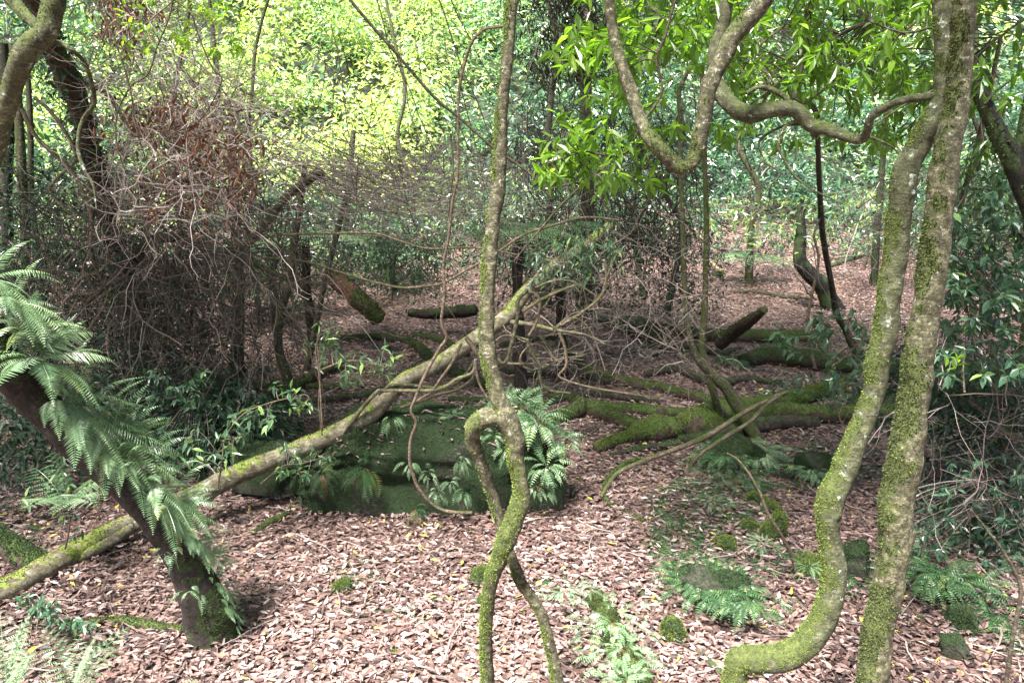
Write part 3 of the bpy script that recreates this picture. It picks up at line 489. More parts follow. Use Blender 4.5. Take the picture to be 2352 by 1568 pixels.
for i, (px, w, Y, ln, lb) in enumerate([(470, 12, 13, 20, 'far thin trunk behind the rust coloured dead leaves'), (940, 10, 16, -15, 'far thin trunk left of the crooked centre tree, lost in the foliage'), (1255, 16, 13, 8, 'far trunk standing just right of the crooked centre tree'), (1480, 12, 14, -25, 'far leaning trunk under the U bend limb'), (1720, 13, 15, 14, 'far thin trunk between the slim pair and the thin dark stem'), (2260, 12, 12, -30, 'far trunk among leaves right of the straight mossy tree'), (380, 14, 11, 25, 'far trunk just right of the big viny tree'), (600, 10, 12, -12, 'far thin trunk between the mossy footed and the curved grey trunks'), (1530, 12, 12.5, 30, 'far thin trunk left of the slim pair')]):
    q, s = P(px, 600, Y); gy = 784 - F * math.tan(R(PITCH) - math.atan2(CAMH - float(height(q[0], Y)), Y)) * 1.0
    wb = RS.normal(0, 16, 6); bg_trunk(lb, [(px, gy, w * 1.5, Y), (px + ln * .4 + wb[0], 530, w, Y), (px + ln * .6 + wb[1], 430, w, Y), (px + ln + wb[2], 320, w * .9, Y), (px + ln * 1.4 + wb[3], 210, w * .85, Y), (px + ln * 1.6 + wb[4] * 1.5, 90, w * .8, Y), (px + ln * 2.4 + wb[5] * 2, -80, w * .6, Y)], m=['bark_brown', 'bark_grey', 'bark_dark'][i % 3])

# vines hanging across the middle
def vine(label, pts, w0, w1, Y0, Y1=None, m='vine', name='vine', group=None, **k):
    mb = MB(); tube(mb, twl(pts, w0, w1, Y0, Y1), .02, 8, .14, 14, 4, k.get('moss', .08)); return tag(mb.build(name, M[m], smooth_=True), label, 'vine' if name == 'vine' else 'branch', group)
vine('long vine hanging left of the crooked centre tree, down across the boulder to the ground', [(1165, 60), (1134, 63), (1112, 68), (1085, 95), (1067, 147), (1054, 213), (1052, 300), (1051, 400), (1040, 460), (1034, 514), (1028, 560), (1019, 606), (1021, 673), (1014, 740), (1026, 775), (1010, 800), (991, 833), (970, 875), (953, 917), (944, 943), (956, 970), (944, 1007), (941, 1046), (944, 1072), (957, 1112), (975, 1140), (991, 1155), (1024, 1173), (1084, 1177)], 7, 8, 4.5, 5.0)
vine('straight thin branch slanting from the top down to the crooked centre tree', [(790, -25), (804, 0), (850, 55), (901, 113), (950, 170), (1001, 227), (1060, 275), (1131, 337), (1218, 400), (1262, 450)], 8, 6, 4.6, m='bark_brown', name='slanting_branch')
vine('sagging horizontal vine in the middle that rises to the right behind the crooked centre tree', [(600, 590), (700, 600), (784, 626), (850, 645), (917, 660), (970, 658), (1017, 650), (1061, 626), (1108, 600), (1151, 573), (1201, 540), (1251, 523), (1340, 500), (1420, 505)], 6, 6, 6.2)
vine('upper horizontal vine ending at the left side of the crooked centre tree', [(400, 545), (540, 560), (640, 540), (784, 536), (861, 536), (917, 553), (984, 571), (1067, 568), (1111, 571), (1190, 585)], 6, 5, 6.4)
vine('thin dark twig hanging from the top left of centre', [(860, -20), (880, 50), (893, 110), (920, 160), (945, 215), (960, 260), (990, 330), (1020, 400)], 3, 2, 4.8, m='bark_brown')
vine('thin dark twig left of the long hanging vine at the top', [(1000, -20), (1020, 30), (1045, 110), (1065, 165), (1095, 230), (1130, 330)], 4, 2.5, 5, m='bark_brown')
vine('dark curved twig over the dead leaf tangle at upper left', [(400, -10), (385, 50), (360, 110), (340, 170), (300, 200), (270, 260), (268, 330), (290, 400)], 5, 3, 4.8, m='bark_brown')
vine('long dark twig running down through the dead leaf tangle', [(215, 0), (250, 60), (280, 140), (300, 210), (310, 280), (325, 340)], 5, 4, 4.6, m='bark_brown')
vine('dark twig bowing through the right of the dead leaf tangle', [(430, -10), (455, 80), (490, 160), (510, 180), (490, 230), (455, 280), (400, 305)], 4, 3, 4.8, m='bark_brown')
vine('thin stem with a few grey leaves rising from the left of the boulder', [(740, 1000), (732, 930), (735, 860), (728, 780), (738, 760)], 3, 2, 5.0)
TANG = [([(1212, 665), (1190, 690), (1190, 720), (1180, 770), (1172, 800), (1165, 825), (1155, 835), (1140, 820)], 9, 8), ([(1205, 668), (1230, 675), (1240, 700), (1232, 740), (1215, 770)], 7, 6), ([(1060, 788), (1040, 830), (1015, 865), (995, 895), (975, 910), (950, 925)], 7, 6), ([(1070, 775), (1082, 790), (1095, 810), (1110, 820)], 10, 10), ([(1090, 830), (1070, 860), (1045, 880), (1000, 890), (950, 885), (900, 885), (870, 905)], 8, 7), ([(1095, 840), (1085, 870), (1050, 895), (1010, 905), (960, 922), (920, 935)], 8, 7), ([(1390, 600), (1393, 640), (1380, 680), (1340, 715), (1300, 740), (1270, 755)], 7, 8), ([(1420, 575), (1400, 620), (1385, 665)], 3, 4), ([(1210, 780), (1220, 810), (1240, 840), (1240, 870), (1260, 895), (1310, 903)], 9, 6), ([(1285, 765), (1298, 800), (1300, 840), (1285, 865), (1340, 885), (1420, 900), (1500, 912)], 7, 4), ([(1195, 835), (1197, 815), (1215, 795), (1240, 790), (1260, 810), (1280, 830)], 5, 4), ([(1160, 835), (1200, 835), (1240, 833), (1300, 822), (1340, 817)], 6, 4), ([(1200, 840), (1220, 850), (1250, 845), (1270, 830), (1265, 800), (1240, 770)], 5, 4), ([(1230, 660), (1270, 645), (1310, 645), (1340, 660), (1370, 680)], 5, 3), ([(1200, 715), (1240, 690), (1280, 670), (1320, 655)], 9, 6), ([(1092, 835), (1095, 860), (1105, 890), (1125, 920)], 7, 5), ([(1225, 760), (1240, 720), (1260, 690), (1275, 650)], 5, 3), ([(1270, 770), (1290, 740), (1320, 730), (1350, 750), (1370, 790), (1390, 850)], 4, 3), ([(1215, 780), (1160, 770), (1130, 790), (1110, 800)], 5, 4)]
lab = ['knobbly hanging vine hooked under the fallen trunk right of the centre tree', 'short dark vine arching over the fallen trunk', 'straight knobbly vine leaning on the fallen trunk left of the centre tree', 'short thick knobbly vine right where the fallen trunk meets the centre tree', 'upper of the two pale curved roots left of the centre tree', 'lower of the two pale curved roots left of the centre tree', 'long vine sweeping up to the right from the fallen trunk', 'thin vine tip rising at the right end of the sweeping vine', 'dark twisting vine below the fallen trunk right of the centre tree', 'vine that drops and then runs flat to the right over the leaf litter', 'small round curl of vine right of the centre tree', 'level vine running right from the centre tree at the height of its lower trunk', 'open loop of vine in the tangle right of the centre tree', 'thin vine arching over the top of the fallen trunk near its upper end', 'vine lying parallel to the fallen trunk near its upper end', 'short dark root dropping behind the centre tree above the boulder', 'thin vine rising steeply out of the tangle', 'arched thin vine at the right of the tangle', 'thin vine passing behind the centre tree near the fallen trunk']
for i, (pts, w0, w1) in enumerate(TANG):
    vine(lab[i], pts, w0, w1, 5.4 + .05 * (i % 7), group='tangled vines right of the centre tree', m='vine' if i % 4 else 'bark_grey', moss=.15)
# ================================================================ LOGS ON THE GROUND
def log(label, rows, m='log', moss=.25, k=.55, sides=16, fuzz=9000, fz=.010, name='mossy_log', rough=.14, step=.03, mdir=(0, 0, 1), path=None, group='fallen logs on the forest floor', knots=3, fmat='moss'):
    pth = gp(rows, k) if path is None else path
    mb = MB(); info = tube(mb, pth, step, sides, rough, 12, knots, moss, mdir); o = mb.build(name, M[m], smooth_=True); tag(o, label, 'log', group)
    if fuzz:
        fb = MB(); moss_fuzz(fb, info, fuzz, fz)
        if fb.V: part(fb, 'moss', M[fmat], o)
    return o
log('thick mossy arched log just right of the big boulder', [(1250, 975, 40), (1300, 955, 40), (1345, 940, 44), (1400, 955, 42), (1450, 975, 40), (1500, 985, 34)], moss=.3)
log('long mossy log stretching behind the arched log', [(1290, 905, 20), (1340, 925, 26), (1400, 938, 30), (1480, 945, 32), (1568, 950, 32), (1660, 955, 30)], moss=.25)
log('big rotten split log with bright green moss in the right middle', [(1370, 1030, 24), (1440, 1005, 44), (1520, 990, 62), (1600, 977, 74), (1680, 960, 74), (1760, 938, 60), (1840, 915, 46), (1930, 890, 30)], moss=.3, rough=.34, fuzz=16000, knots=10, fmat='moss_green')
log('low mossy log lying behind the curving mossy tree', [(1700, 960, 30), (1790, 945, 40), (1870, 950, 42), (1970, 952, 44), (2060, 950, 44)], moss=.35, k=.9)
log('large dark fallen log at the right behind the twin trunks', [(1960, 935, 60), (2080, 925, 66), (2200, 915, 70), (2300, 900, 72), (2420, 880, 74)], m='log_dark', moss=.35, k=.9)
log('dark log high behind the right-hand leafy shrub', [(1700, 830, 24), (1770, 818, 42), (1850, 826, 46), (1930, 838, 46), (2020, 842, 44), (2140, 850, 44), (2260, 850, 46), (2400, 850, 46)], moss=.4, k=.8, m='log_dark')
log('far mossy log lying level beyond the slim pair of trunks', [(1480, 750, 26), (1568, 765, 30), (1650, 772, 32), (1740, 773, 34), (1850, 775, 32), (1900, 780, 24)], moss=.4, k=.7)
log('broken limb propped up on the far level mossy log', None, moss=.35, name='broken_limb', path=rows3([(1655, 788, 34, 9.9), (1690, 760, 30, 9.6), (1725, 735, 26, 9.2), (1756, 712, 18, 8.9)]))
log('thin curved mossy log snaking down to the right in the middle', [(1296, 785, 16), (1318, 815, 20), (1345, 845, 22), (1384, 862, 24), (1451, 880, 24), (1510, 890, 26), (1568, 905, 28), (1635, 922, 28), (1711, 930, 22)], moss=.3)
log('dark curving log left of the centre tree behind the fallen trunk', [(784, 780, 18), (860, 775, 20), (930, 782, 22), (965, 800, 24), (990, 825, 24), (1030, 850, 26), (1080, 870, 28), (1115, 885, 28)], moss=.4, m='log_dark')
log('second dark log looping above the curving one', [(950, 770, 16), (1000, 778, 18), (1040, 795, 20), (1070, 815, 20)], moss=.45, m='log_dark')
log('broken dark log propped off the ground in the middle distance', None, m='log_dark', moss=.3, name='propped_log', path=rows3([(938, 718, 18, 11.2), (980, 722, 24, 11.2), (1030, 718, 28, 11.2), (1094, 712, 26, 11.2)]), step=.04)
log('short reddish broken trunk with a bright mossy foot in the middle distance', None, m='red_wood', name='red_stump', moss=lambda t: .95 - .9 * smooth(.42, .55, t), path=rows3([(872, 735, 38, 10.2), (850, 712, 38, 10.2), (825, 690, 38, 10.2), (800, 665, 40, 10.3), (765, 635, 42, 10.5)]), fuzz=5000, fz=.015, step=.04)
log('thick mossy log entering from the left edge under the fallen trunk', None, moss=.1, fmat='moss_dark', path=gp([(-60, 1210, 66), (0, 1245, 66), (60, 1280, 62), (112, 1312, 56)]), sides=20, fuzz=20000)
log('mossy bent branch on the ground touching the foot of the ferny trunk', [(150, 1432, 12), (200, 1428, 18), (283, 1425, 22), (340, 1436, 24), (400, 1446, 22), (440, 1452, 20)], moss=.75, fuzz=25000, fz=.009, name='mossy_branch')
log('straight mossy pole slanting up to the right behind the left end of the boulder', [(540, 975, 24), (600, 940, 24), (650, 905, 24), (700, 875, 22), (784, 832, 20)], moss=.35, k=1.5)
log('thin mossy pole running level at the left middle', [(450, 858, 10), (517, 877, 12), (570, 880, 12), (634, 890, 13), (700, 888, 13), (790, 887, 12)], moss=.3, k=1.2, name='mossy_branch')
log('mossy root curving down at the left middle', [(467, 873, 18), (495, 895, 20), (518, 925, 20), (534, 957, 20)], moss=.7, name='mossy_root')
log('level dark branch lying behind the boulder', [(1030, 918, 14), (1080, 920, 16), (1130, 918, 16), (1240, 912, 14), (1330, 910, 10)], m='log_dark', moss=.4, name='mossy_branch')
log('dark log behind the twig tangle right of the centre tree', [(1150, 795, 16), (1210, 785, 20), (1270, 775, 20), (1310, 765, 16)], m='log_dark', moss=.45)
log('far black branch lying on the slope left of the charred trunk', [(1685, 672, 6), (1740, 672, 9), (1790, 680, 10), (1865, 688, 8)], m='log_dark', moss=.1, fuzz=0, name='fallen_branch')
log('far branch lying right of the charred trunk', [(1905, 612, 12), (1950, 596, 12), (1985, 588, 9)], m='log_dark', moss=.3, fuzz=0, name='fallen_branch')
log('small mossy branch in front of the far level mossy log', [(1438, 815, 6), (1460, 805, 9), (1500, 795, 9), (1570, 790, 5)], moss=.25, fuzz=0, name='fallen_branch')
log('short mossy stick pointing down from the left of the boulder', [(585, 1222, 12), (620, 1200, 20), (650, 1185, 16), (670, 1165, 9), (680, 1130, 8, 3), (690, 1100, 8, 8)], moss=.35, name='mossy_branch')
log('green mossy root curling on the leaf litter right of the centre tree', [(1504, 1052, 10), (1470, 1055, 10), (1440, 1062, 11), (1418, 1080, 11), (1395, 1100, 11), (1387, 1120, 10), (1390, 1145, 9), (1410, 1165, 9), (1440, 1178, 9), (1480, 1195, 8)], moss=.75, name='mossy_root', k=.9)
log('thin brown stick on the ground above the green curling root', [(1310, 1115, 7), (1340, 1102, 8), (1380, 1085, 8), (1430, 1075, 8), (1530, 1077, 6)], m='bark_brown', moss=0, fuzz=0, name='fallen_stick', k=1)
log('forked brown stick lying in the foreground left of the centre tree', [(790, 1398, 9), (830, 1412, 9), (880, 1402, 9), (950, 1393, 9), (1010, 1375, 9), (1060, 1390, 8), (1100, 1405, 6)], m='bark_brown', moss=0, fuzz=0, name='fallen_stick', k=1.2)
log('curved dark stick on the litter right of the centre tree legs', [(1350, 1325, 7), (1400, 1333, 11), (1450, 1345, 13), (1480, 1370, 13), (1488, 1410, 8)], m='bark_brown', moss=0, fuzz=0, name='fallen_stick', k=1)
log('brown stick leading towards the hooked foot of the curving tree', [(1568, 1478, 10), (1600, 1492, 14), (1630, 1520, 16), (1655, 1545, 16)], m='bark_brown', moss=0, fuzz=0, name='fallen_stick', k=1)
log('upper of two pale stems lying across the rotten split log', None, m='vine', moss=.05, fuzz=0, name='pale_stem', path=rows3([(1380, 1140, 8, 5.1), (1420, 1085, 9, 5.3), (1500, 1050, 10, 5.45), (1568, 1025, 12, 5.6), (1635, 995, 12, 5.75), (1701, 952, 11, 6.0), (1770, 915, 10, 6.2), (1808, 900, 9, 6.3)]), group='pale stems across the rotten log')
log('lower of two pale stems lying across the rotten split log', None, m='vine', moss=.05, fuzz=0, name='pale_stem', path=rows3([(1575, 1090, 6, 5.3), (1600, 1050, 8, 5.45), (1671, 1000, 9, 5.6), (1720, 970, 9, 5.75), (1760, 930, 9, 5.95), (1800, 902, 8, 6.2)]), group='pale stems across the rotten log')
log('crooked pale fallen branch at the right edge', None, m='vine', moss=.05, fuzz=0, name='pale_stem', path=rows3([(2150, 850, 6, 6.0), (2160, 880, 8, 5.9), (2190, 905, 9, 5.8), (2240, 930, 11, 5.7), (2290, 975, 12, 5.6), (2330, 1005, 12, 5.5), (2380, 1020, 10, 5.4)]), group='pale stems across the rotten log')
log('short curved pale stem between the twin trunks and the dark log', None, m='vine', moss=.05, fuzz=0, name='pale_stem', path=rows3([(1915, 870, 8, 7.0), (1908, 840, 9, 7.0), (1920, 815, 9, 7.0), (1945, 795, 9, 7.0)]))
log('thin upright pale stem rising in front of the far level log', None, m='vine', moss=.05, fuzz=0, name='pale_stem', path=rows3([(1872, 845, 7, 7.6), (1862, 800, 8, 7.6), (1855, 740, 8, 7.6), (1862, 690, 7, 7.6), (1880, 600, 6, 7.6), (1870, 540, 5, 7.6), (1885, 500, 3, 7.6)]))
log('thin slanting bare sapling in front of the small mossy rocks', None, m='vine', moss=.05, fuzz=0, name='bare_sapling', path=rows3([(1832, 1325, 9, 4.45), (1818, 1275, 9, 4.4), (1795, 1230, 8, 4.35), (1765, 1180, 7, 4.3), (1740, 1120, 6, 4.3), (1700, 1060, 4, 4.3), (1670, 1040, 3, 4.3)]))
log('thin bare sapling bending at the lower right corner', None, m='bark_brown', moss=.05, fuzz=0, name='bare_sapling', path=rows3([(2310, 1580, 9, 3.1), (2325, 1470, 10, 3.1), (2345, 1360, 10, 3.1), (2330, 1310, 8, 3.1), (2300, 1260, 7, 3.1), (2262, 1210, 6, 3.1), (2230, 1170, 4, 3.1)]))
for lb, rows, dk in [
 ('thin dark root running left to right just behind the twisting vines', [(1150, 850, 12), (1230, 862, 16), (1320, 858, 16), (1400, 880, 14)], 1),
 ('dark root crossing under the slim pair of trunks', [(1480, 860, 14), (1560, 850, 18), (1640, 880, 20), (1720, 870, 18), (1800, 885, 12)], 1),
 ('mossy root forking off the far level log to the left', [(1380, 735, 14), (1440, 760, 20), (1500, 775, 24), (1570, 800, 18)], 0),
 ('dark crooked branch between the far level log and the middle dark log', [(1500, 815, 10), (1580, 800, 14), (1650, 812, 14), (1700, 800, 10)], 1),
 ('dark wedge put in as the shaded hollow under the right half of the rotten split log', [(1560, 1010, 20), (1660, 995, 34), (1760, 975, 34), (1880, 970, 26)], 1),  # this wedge and the next slab darken the log's undercut like shade
 ('splintered dark slab poking out left below the rotten split log', [(1400, 1045, 8), (1470, 1030, 16), (1560, 1020, 20)], 1),
 ('mossy branch rising over the rotten split log towards the curving tree', [(1740, 925, 20), (1810, 905, 24), (1870, 895, 22), (1960, 870, 16)], 0),
 ('slender dark root winding behind the arched log', [(1180, 930, 10), (1260, 925, 14), (1350, 905, 14), (1440, 915, 14), (1530, 925, 12)], 1),
 ('dark root snaking behind the boulder to the left', [(700, 930, 12), (780, 915, 18), (860, 905, 20), (930, 880, 16), (980, 860, 12)], 1),
 ('dark crooked root at the left middle among the ivy', [(420, 930, 14), (500, 915, 18), (580, 930, 18), (660, 905, 14), (720, 880, 10)], 1),
 ('thick dark root below the tall right-hand shrub', [(2120, 990, 20), (2200, 975, 30), (2290, 985, 26), (2380, 960, 20)], 1),
 ('dark broken branch on the litter right of the straight mossy tree', [(2120, 1110, 8), (2190, 1085, 14), (2270, 1100, 14), (2340, 1130, 8)], 1)]:
    log(lb, rows, m='log_dark' if dk else 'log', moss=.05 if dk else .3, rough=.3, knots=6, fmat='moss_dark' if dk else 'moss', name='tangled_root', k=.9)
# ================================================================ BOULDER AND ROCKS
def rock(label, c, size, rot=0, seed=0, m='rock', moss=.25, layered=0, n=26, fuzz=20000, fz=.008, fm='moss', name='mossy_rock', group='mossy rocks on the litter', boxy=.6, rg=.2):
    u = np.linspace(0, np.pi, n); v = np.linspace(0, 2 * np.pi, n * 2, endpoint=False); U, Vv = np.meshgrid(u, v, indexing='ij')
    D = np.stack([np.sin(U) * np.cos(Vv), np.sin(U) * np.sin(Vv), np.cos(U)], -1)
    Q = np.sign(D) * np.abs(D) ** boxy; S = Q * np.array(size) / 2
    r = 1 + rg * fbm(D * 1.6 + seed * 7.7, 3)[..., None]; S = S * r
    S += D * (.10 * fbm(S * 7 + seed, 3))[..., None] * min(size) * 1.2
    if name != 'boulder':
        rs = np.random.RandomState(seed * 13 + 5)
        for _ in range(9):
            q = nrm(rs.normal(0, 1, 3) * [1, 1, .8]); pr = S @ q; lim = np.abs(pr).max() * rs.uniform(.45, .75); S = S - q * np.maximum(0, pr - lim)[..., None] * .92
    if layered:
        lay = S[..., 2] + .12 * S[..., 0] + .06 * vnoise(S * 1.6) + .015 * vnoise(S * 7)
        S[..., :2] *= (1 - .05 * np.abs(np.sin(lay * 22)) ** .35 - .02 * np.abs(np.sin(lay * 57)) ** .5 - .05 * smooth(-.1, -.35, S[..., 2]))[..., None]
    if name == 'boulder': S[..., 2] *= .40 + .60 * smooth(-1.0, -.45, S[..., 0]); S[..., 2] -= .10 * smooth(.7, 1.1, S[..., 0])
    cr, sr = math.cos(rot), math.sin(rot); X = S[..., 0] * cr - S[..., 1] * sr; Y = S[..., 0] * sr + S[..., 1] * cr
    W = np.stack([X, Y, S[..., 2]], -1) + np.array(c)
    Nn = nrm(D / np.array(size)); Nn = np.stack([Nn[..., 0] * cr - Nn[..., 1] * sr, Nn[..., 0] * sr + Nn[..., 1] * cr, Nn[..., 2]], -1)
    ms = smooth(.35, .8, np.clip(moss + .4 * Nn[..., 2] + .9 * fbm(W * 5, 3), 0, 1)); ms[:] = ms
    idx = np.arange(n * 2 * n).reshape(n, 2 * n); a = idx[:-1]; b = idx[1:]
    mb = MB(); mb.add(W.reshape(-1, 3), np.stack([a, b, np.roll(b, -1, 1), np.roll(a, -1, 1)], -1).reshape(-1, 4), .5, ms.ravel())
    o = mb.build(name, M[m], smooth_=True); tag(o, label, 'rock' if name != 'boulder' else 'boulder', group)
    fb = MB(); info = dict(V=W, D=Nn, m=np.where(W[..., 2] > height(W[..., 0], W[..., 1]) - .01, ms, 0)); moss_fuzz(fb, info, fuzz, fz)
    if fb.V: part(fb, 'moss', M[fm], o)
    return o, W
bc = P(985, 1065, 5.85)[0]
boulder, BW = rock('big boulder covered with dark moss under the diagonal fallen trunk', (bc[0], 5.74, .10), (2.0, .85, 1.0), .06, 1, 'rock', .62, 1, 90, 16000, .009, 'moss_dark', 'boulder', None, .48)
rock('low dark rock at the left foot of the big boulder', (P(600, 1130, 5.8)[0][0], 5.9, .10), (.75, .8, .5), .3, 2, 'rock', .5, 1, 40, 6000, .009, 'moss_dark')
def grock(label, px, py, w, h, seed, moss=.35, m='rock', fz=.008, dens=26000, fm='moss', boxy=.7, n=24):
    q, s = G(px, py + h * .45, 0, 0); W = w / F * s; H = h / F * s
    return rock(label, (q[0], q[1] + W * .35, q[2] + H * .18), (W * 1.25, W * 1.05, H * 1.6), seed * .7, seed, m, moss, 0, n, dens, fz, fm, boxy=boxy, rg=.55)
ROCKS = [('round cushion of moss against the left leg of the centre tree', 1102, 1326, 36, 44, 1.2), ('little moss lump low on the left leg of the centre tree', 1104, 1385, 20, 22, 1.2), ('bright green wedge of mossy rock in the foreground right of centre', 1545, 1452, 66, 52, 1.0), ('small bright moss lump left of the small foreground fern', 778, 1348, 40, 30, 1.1), ('moss patch rock just in front of the fern covered mound', 1782, 1168, 46, 18, .9), ('moss topped stone right above the leaning sapling base', 1745, 1148, 46, 26, .8), ('tall mossy rock beside the leaning sapling', 1778, 1215, 56, 70, .75), ('mossy rock left of the tall mossy rock', 1730, 1213, 50, 30, .8), ('moss lump furthest left in the cluster of small rocks', 1672, 1252, 44, 38, .8), ('mossy rock touching the left side of the curving tree', 1878, 1314, 70, 44, .7), ('squarish brown green rock between the twin trunks', 1975, 1297, 76, 70, .35), ('dark rock right of the straight tree beneath ferns', 2165, 1345, 90, 84, .5), ('mossy rock low right of the straight tree', 2225, 1430, 70, 60, .55), ('flat mossy rock near the lower right corner', 2215, 1500, 80, 40, .5), ('small mossy rock at the right edge of the clearing', 2295, 1028, 44, 26, 1.0), ('dark rock half hidden in the right-hand shrub', 2285, 1225, 80, 60, .3), ('moss stone at the foot of the dark rock cluster on the right', 2245, 1345, 46, 40, .8), ('fern covered mound of rock in front of the rotten split log', 1700, 1050, 130, 70, .4), ('fern covered rock in the right foreground', 1655, 1370, 150, 110, .35), ('small rock under ferns left of the curving tree', 1880, 1085, 80, 60, .4), ('tiny green stone beside the small fern at left of centre', 905, 1500, 16, 12, .9), ('small mossy stone by the far trunks', 1650, 628, 26, 24, .7), ('pebble of brown rock below the boulder', 978, 1222, 18, 14, -.5), ('flat dark stone near the clearing centre', 1232, 1283, 14, 10, -.5)]
for i, (lb, px, py, w, h, ms) in enumerate(ROCKS):
    grock(lb, px, py, w, h, i + 3, ms, 'stone' if ms < 0 else 'rock', fm='moss_dark' if ms < .6 else 'moss_green')
log('mossy rotten log with ferns pointing towards the viewer in the foreground', None, moss=lambda t: .6, path=gp([(1470, 1640, 90, .1), (1450, 1560, 80, .15), (1425, 1490, 70, .15), (1395, 1420, 56, .3), (1368, 1378, 44, .4)]), fuzz=26000, fz=.008, rough=.3, step=.015, knots=6, sides=24)

bl = MB(); n = 420; i_ = RS.randint(0, BW.shape[0], 20000), RS.randint(0, BW.shape[1], 20000); p_ = BW[i_]; p_ = p_[p_[:, 2] > .40][:n]; n = len(p_); a = RS.rand(n) * 6.283
leaves(bl, p_ + [0, 0, .008], np.stack([np.cos(a), np.sin(a), a * 0], -1), nrm(RS.normal(0, .3, (n, 3)) + [0, 0, 1]), RS.uniform(.03, .07, n), .02, RS.beta(1.25, 1.3, n) * .95); tag(bl.build('fallen_leaves', M['litter'], origin=(0, 0, 0)), kind='stuff')
# ================================================================ FERNS
def fronds(mb, st, d, L, K=20, width=.28, gr=.9, prof=None, plw=.17, rnd=None, tilt=.25, rach=None, brown=0, pang=.35):
    n = len(st); d = nrm(d); L = np.broadcast_to(L, (n,))
    PL = [st]; cd = d.copy()
    for i in range(K - 1):
        cd = nrm(cd + np.array([0, 0, -gr / K]) + RS.normal(0, .02, (n, 3))); PL.append(PL[-1] + cd * (L / (K - 1))[:, None])
    PL = np.stack(PL, 1); T = nrm(np.gradient(PL, axis=1)); up0 = nrm(np.array([0, 0, 1.0]) + RS.normal(0, tilt, (n, 1, 3)))
    S = nrm(np.cross(T, up0)); U = np.cross(S, T); t = np.linspace(0, 1, K); s0 = 2 if K > 10 else 1
    pr = (np.sin(np.pi * np.clip(t * .92 + .1, 0, 1) ** .8) * .9 + .1) if prof is None else prof(t)
    rn = np.clip(RS.beta(2, 2.4, n), 0, 1) if rnd is None else rnd
    for sg in (-1, 1):
        b = PL[:, s0:]; dd = nrm(S[:, s0:] * sg + T[:, s0:] * pang - U[:, s0:] * .22 + RS.normal(0, .06, b.shape))
        LL = (L[:, None] * width * pr[None, s0:] * RS.uniform(.85, 1.1, b.shape[:2])); up = U[:, s0:]
        leaves(mb, b.reshape(-1, 3), dd.reshape(-1, 3), up.reshape(-1, 3), LL.ravel(), np.maximum(LL.ravel() * plw, .42 * np.repeat(L / K, K - s0)), np.clip(np.repeat(rn, K - s0) + RS.normal(0, .05, n * (K - s0)), 0, 1), fold=.1, bend=.18, lo=True, waist=.3)
    twigs(mb, PL[:, ::2], .0016, .0006, 3, rnd=np.full(n, .25))
def fern(label, c, n, L, up=(0, 0, 1), lean=(0, 0, 0), m='fern', K=18, width=.27, gr=1.2, name='fern', group='ferns on the forest floor', spread=.9, rad=.03, parent=None, plw=.13, brown=0):
    c = np.asarray(c, float); a = RS.rand(n) * 6.283; u = nrm(np.array(up, float)); x = nrm(np.cross(u, [0.3, 1, .2])); y = np.cross(u, x)
    out = x * np.cos(a)[:, None] + y * np.sin(a)[:, None]
    d = u * RS.uniform(.25, .9, (n, 1)) + out * spread + np.array(lean)
    mb = MB(); fronds(mb, c + out * rad * RS.rand(n, 1), d, L * RS.uniform(.55, 1.15, n), K, width, gr, plw=plw)
    o = mb.build(name, M[m], origin=c); tag(o, label, 'fern', group)
    if brown:
        bb = MB(); k = brown; a = RS.rand(k) * 6.283; fronds(bb, np.repeat(c[None], k, 0), x * np.cos(a)[:, None] + y * np.sin(a)[:, None] + np.array(lean) + np.array([0, 0, -.5]), L * RS.uniform(.6, 1, k), K, width * .8, 2.4)
        part(bb, 'dead_frond', M['fern_brown'], o)
    return o
# ferns in a row along the leaning trunk (lowest first)
S = catmull(FTP, 200)
pos = [(.10, 5, .14), (.14, 7, .17), (.18, 8, .20), (.22, 9, .23), (.26, 10, .25), (.30, 11, .27), (.34, 12, .29), (.385, 12, .31), (.43, 13, .32), (.475, 13, .33), (.52, 13, .33), (.57, 12, .33), (.045, 5, .09), (.07, 5, .11)]
ordn = ['lowest but two', 'fourth from the bottom', 'fifth from the bottom', 'sixth from the bottom', 'seventh from the bottom', 'eighth from the bottom', 'ninth from the bottom', 'sixth from the top', 'fifth from the top', 'fourth from the top', 'third from the top', 'topmost but one', 'lowest small one', 'second lowest small one']
for i, (t, n, L) in enumerate(pos):
    # arc-length position along the trunk; the root end is t=0
    q = S[int(t * 199)]; tan = nrm(S[min(199, int(t * 199) + 2), :3] - q[:3]); right = nrm(np.array([.85, .0, .5]) - tan * np.dot(tan, [.85, .0, .5]))
    c = q[:3] + right * q[3] * 1.05; cam_side = -.05 if t < .2 else -.3; L *= 1.12 if t > .28 else 1
    fern(f'pale green fern on the leaning dark trunk, {ordn[i]} of the row', c + right * .02, n + (11 if t > .2 else 7), L * (.82 if t > .2 else .68), right * 1.5 + np.array([.15, cam_side * .7, .35]), (.25, -.12, .15), 'fern', 26, .18, 1.4, group='ferns along the leaning dark trunk', brown=3 if i in (5, 8, 10) else 0, rad=.08)
q = S[124]; fern('large fern at the left edge, topmost of the row on the leaning dark trunk', q[:3] + np.array([.12, -.05, .12]), 14, .34, (.5, -.2, .8), (0, 0, 0), 'fern', 24, .27, 1.3, group='ferns along the leaning dark trunk')
def strap(label, c, n, L, m='fern', **k): return fern(label, c, n, L, m=m, K=12, width=.22, plw=.3, **k)
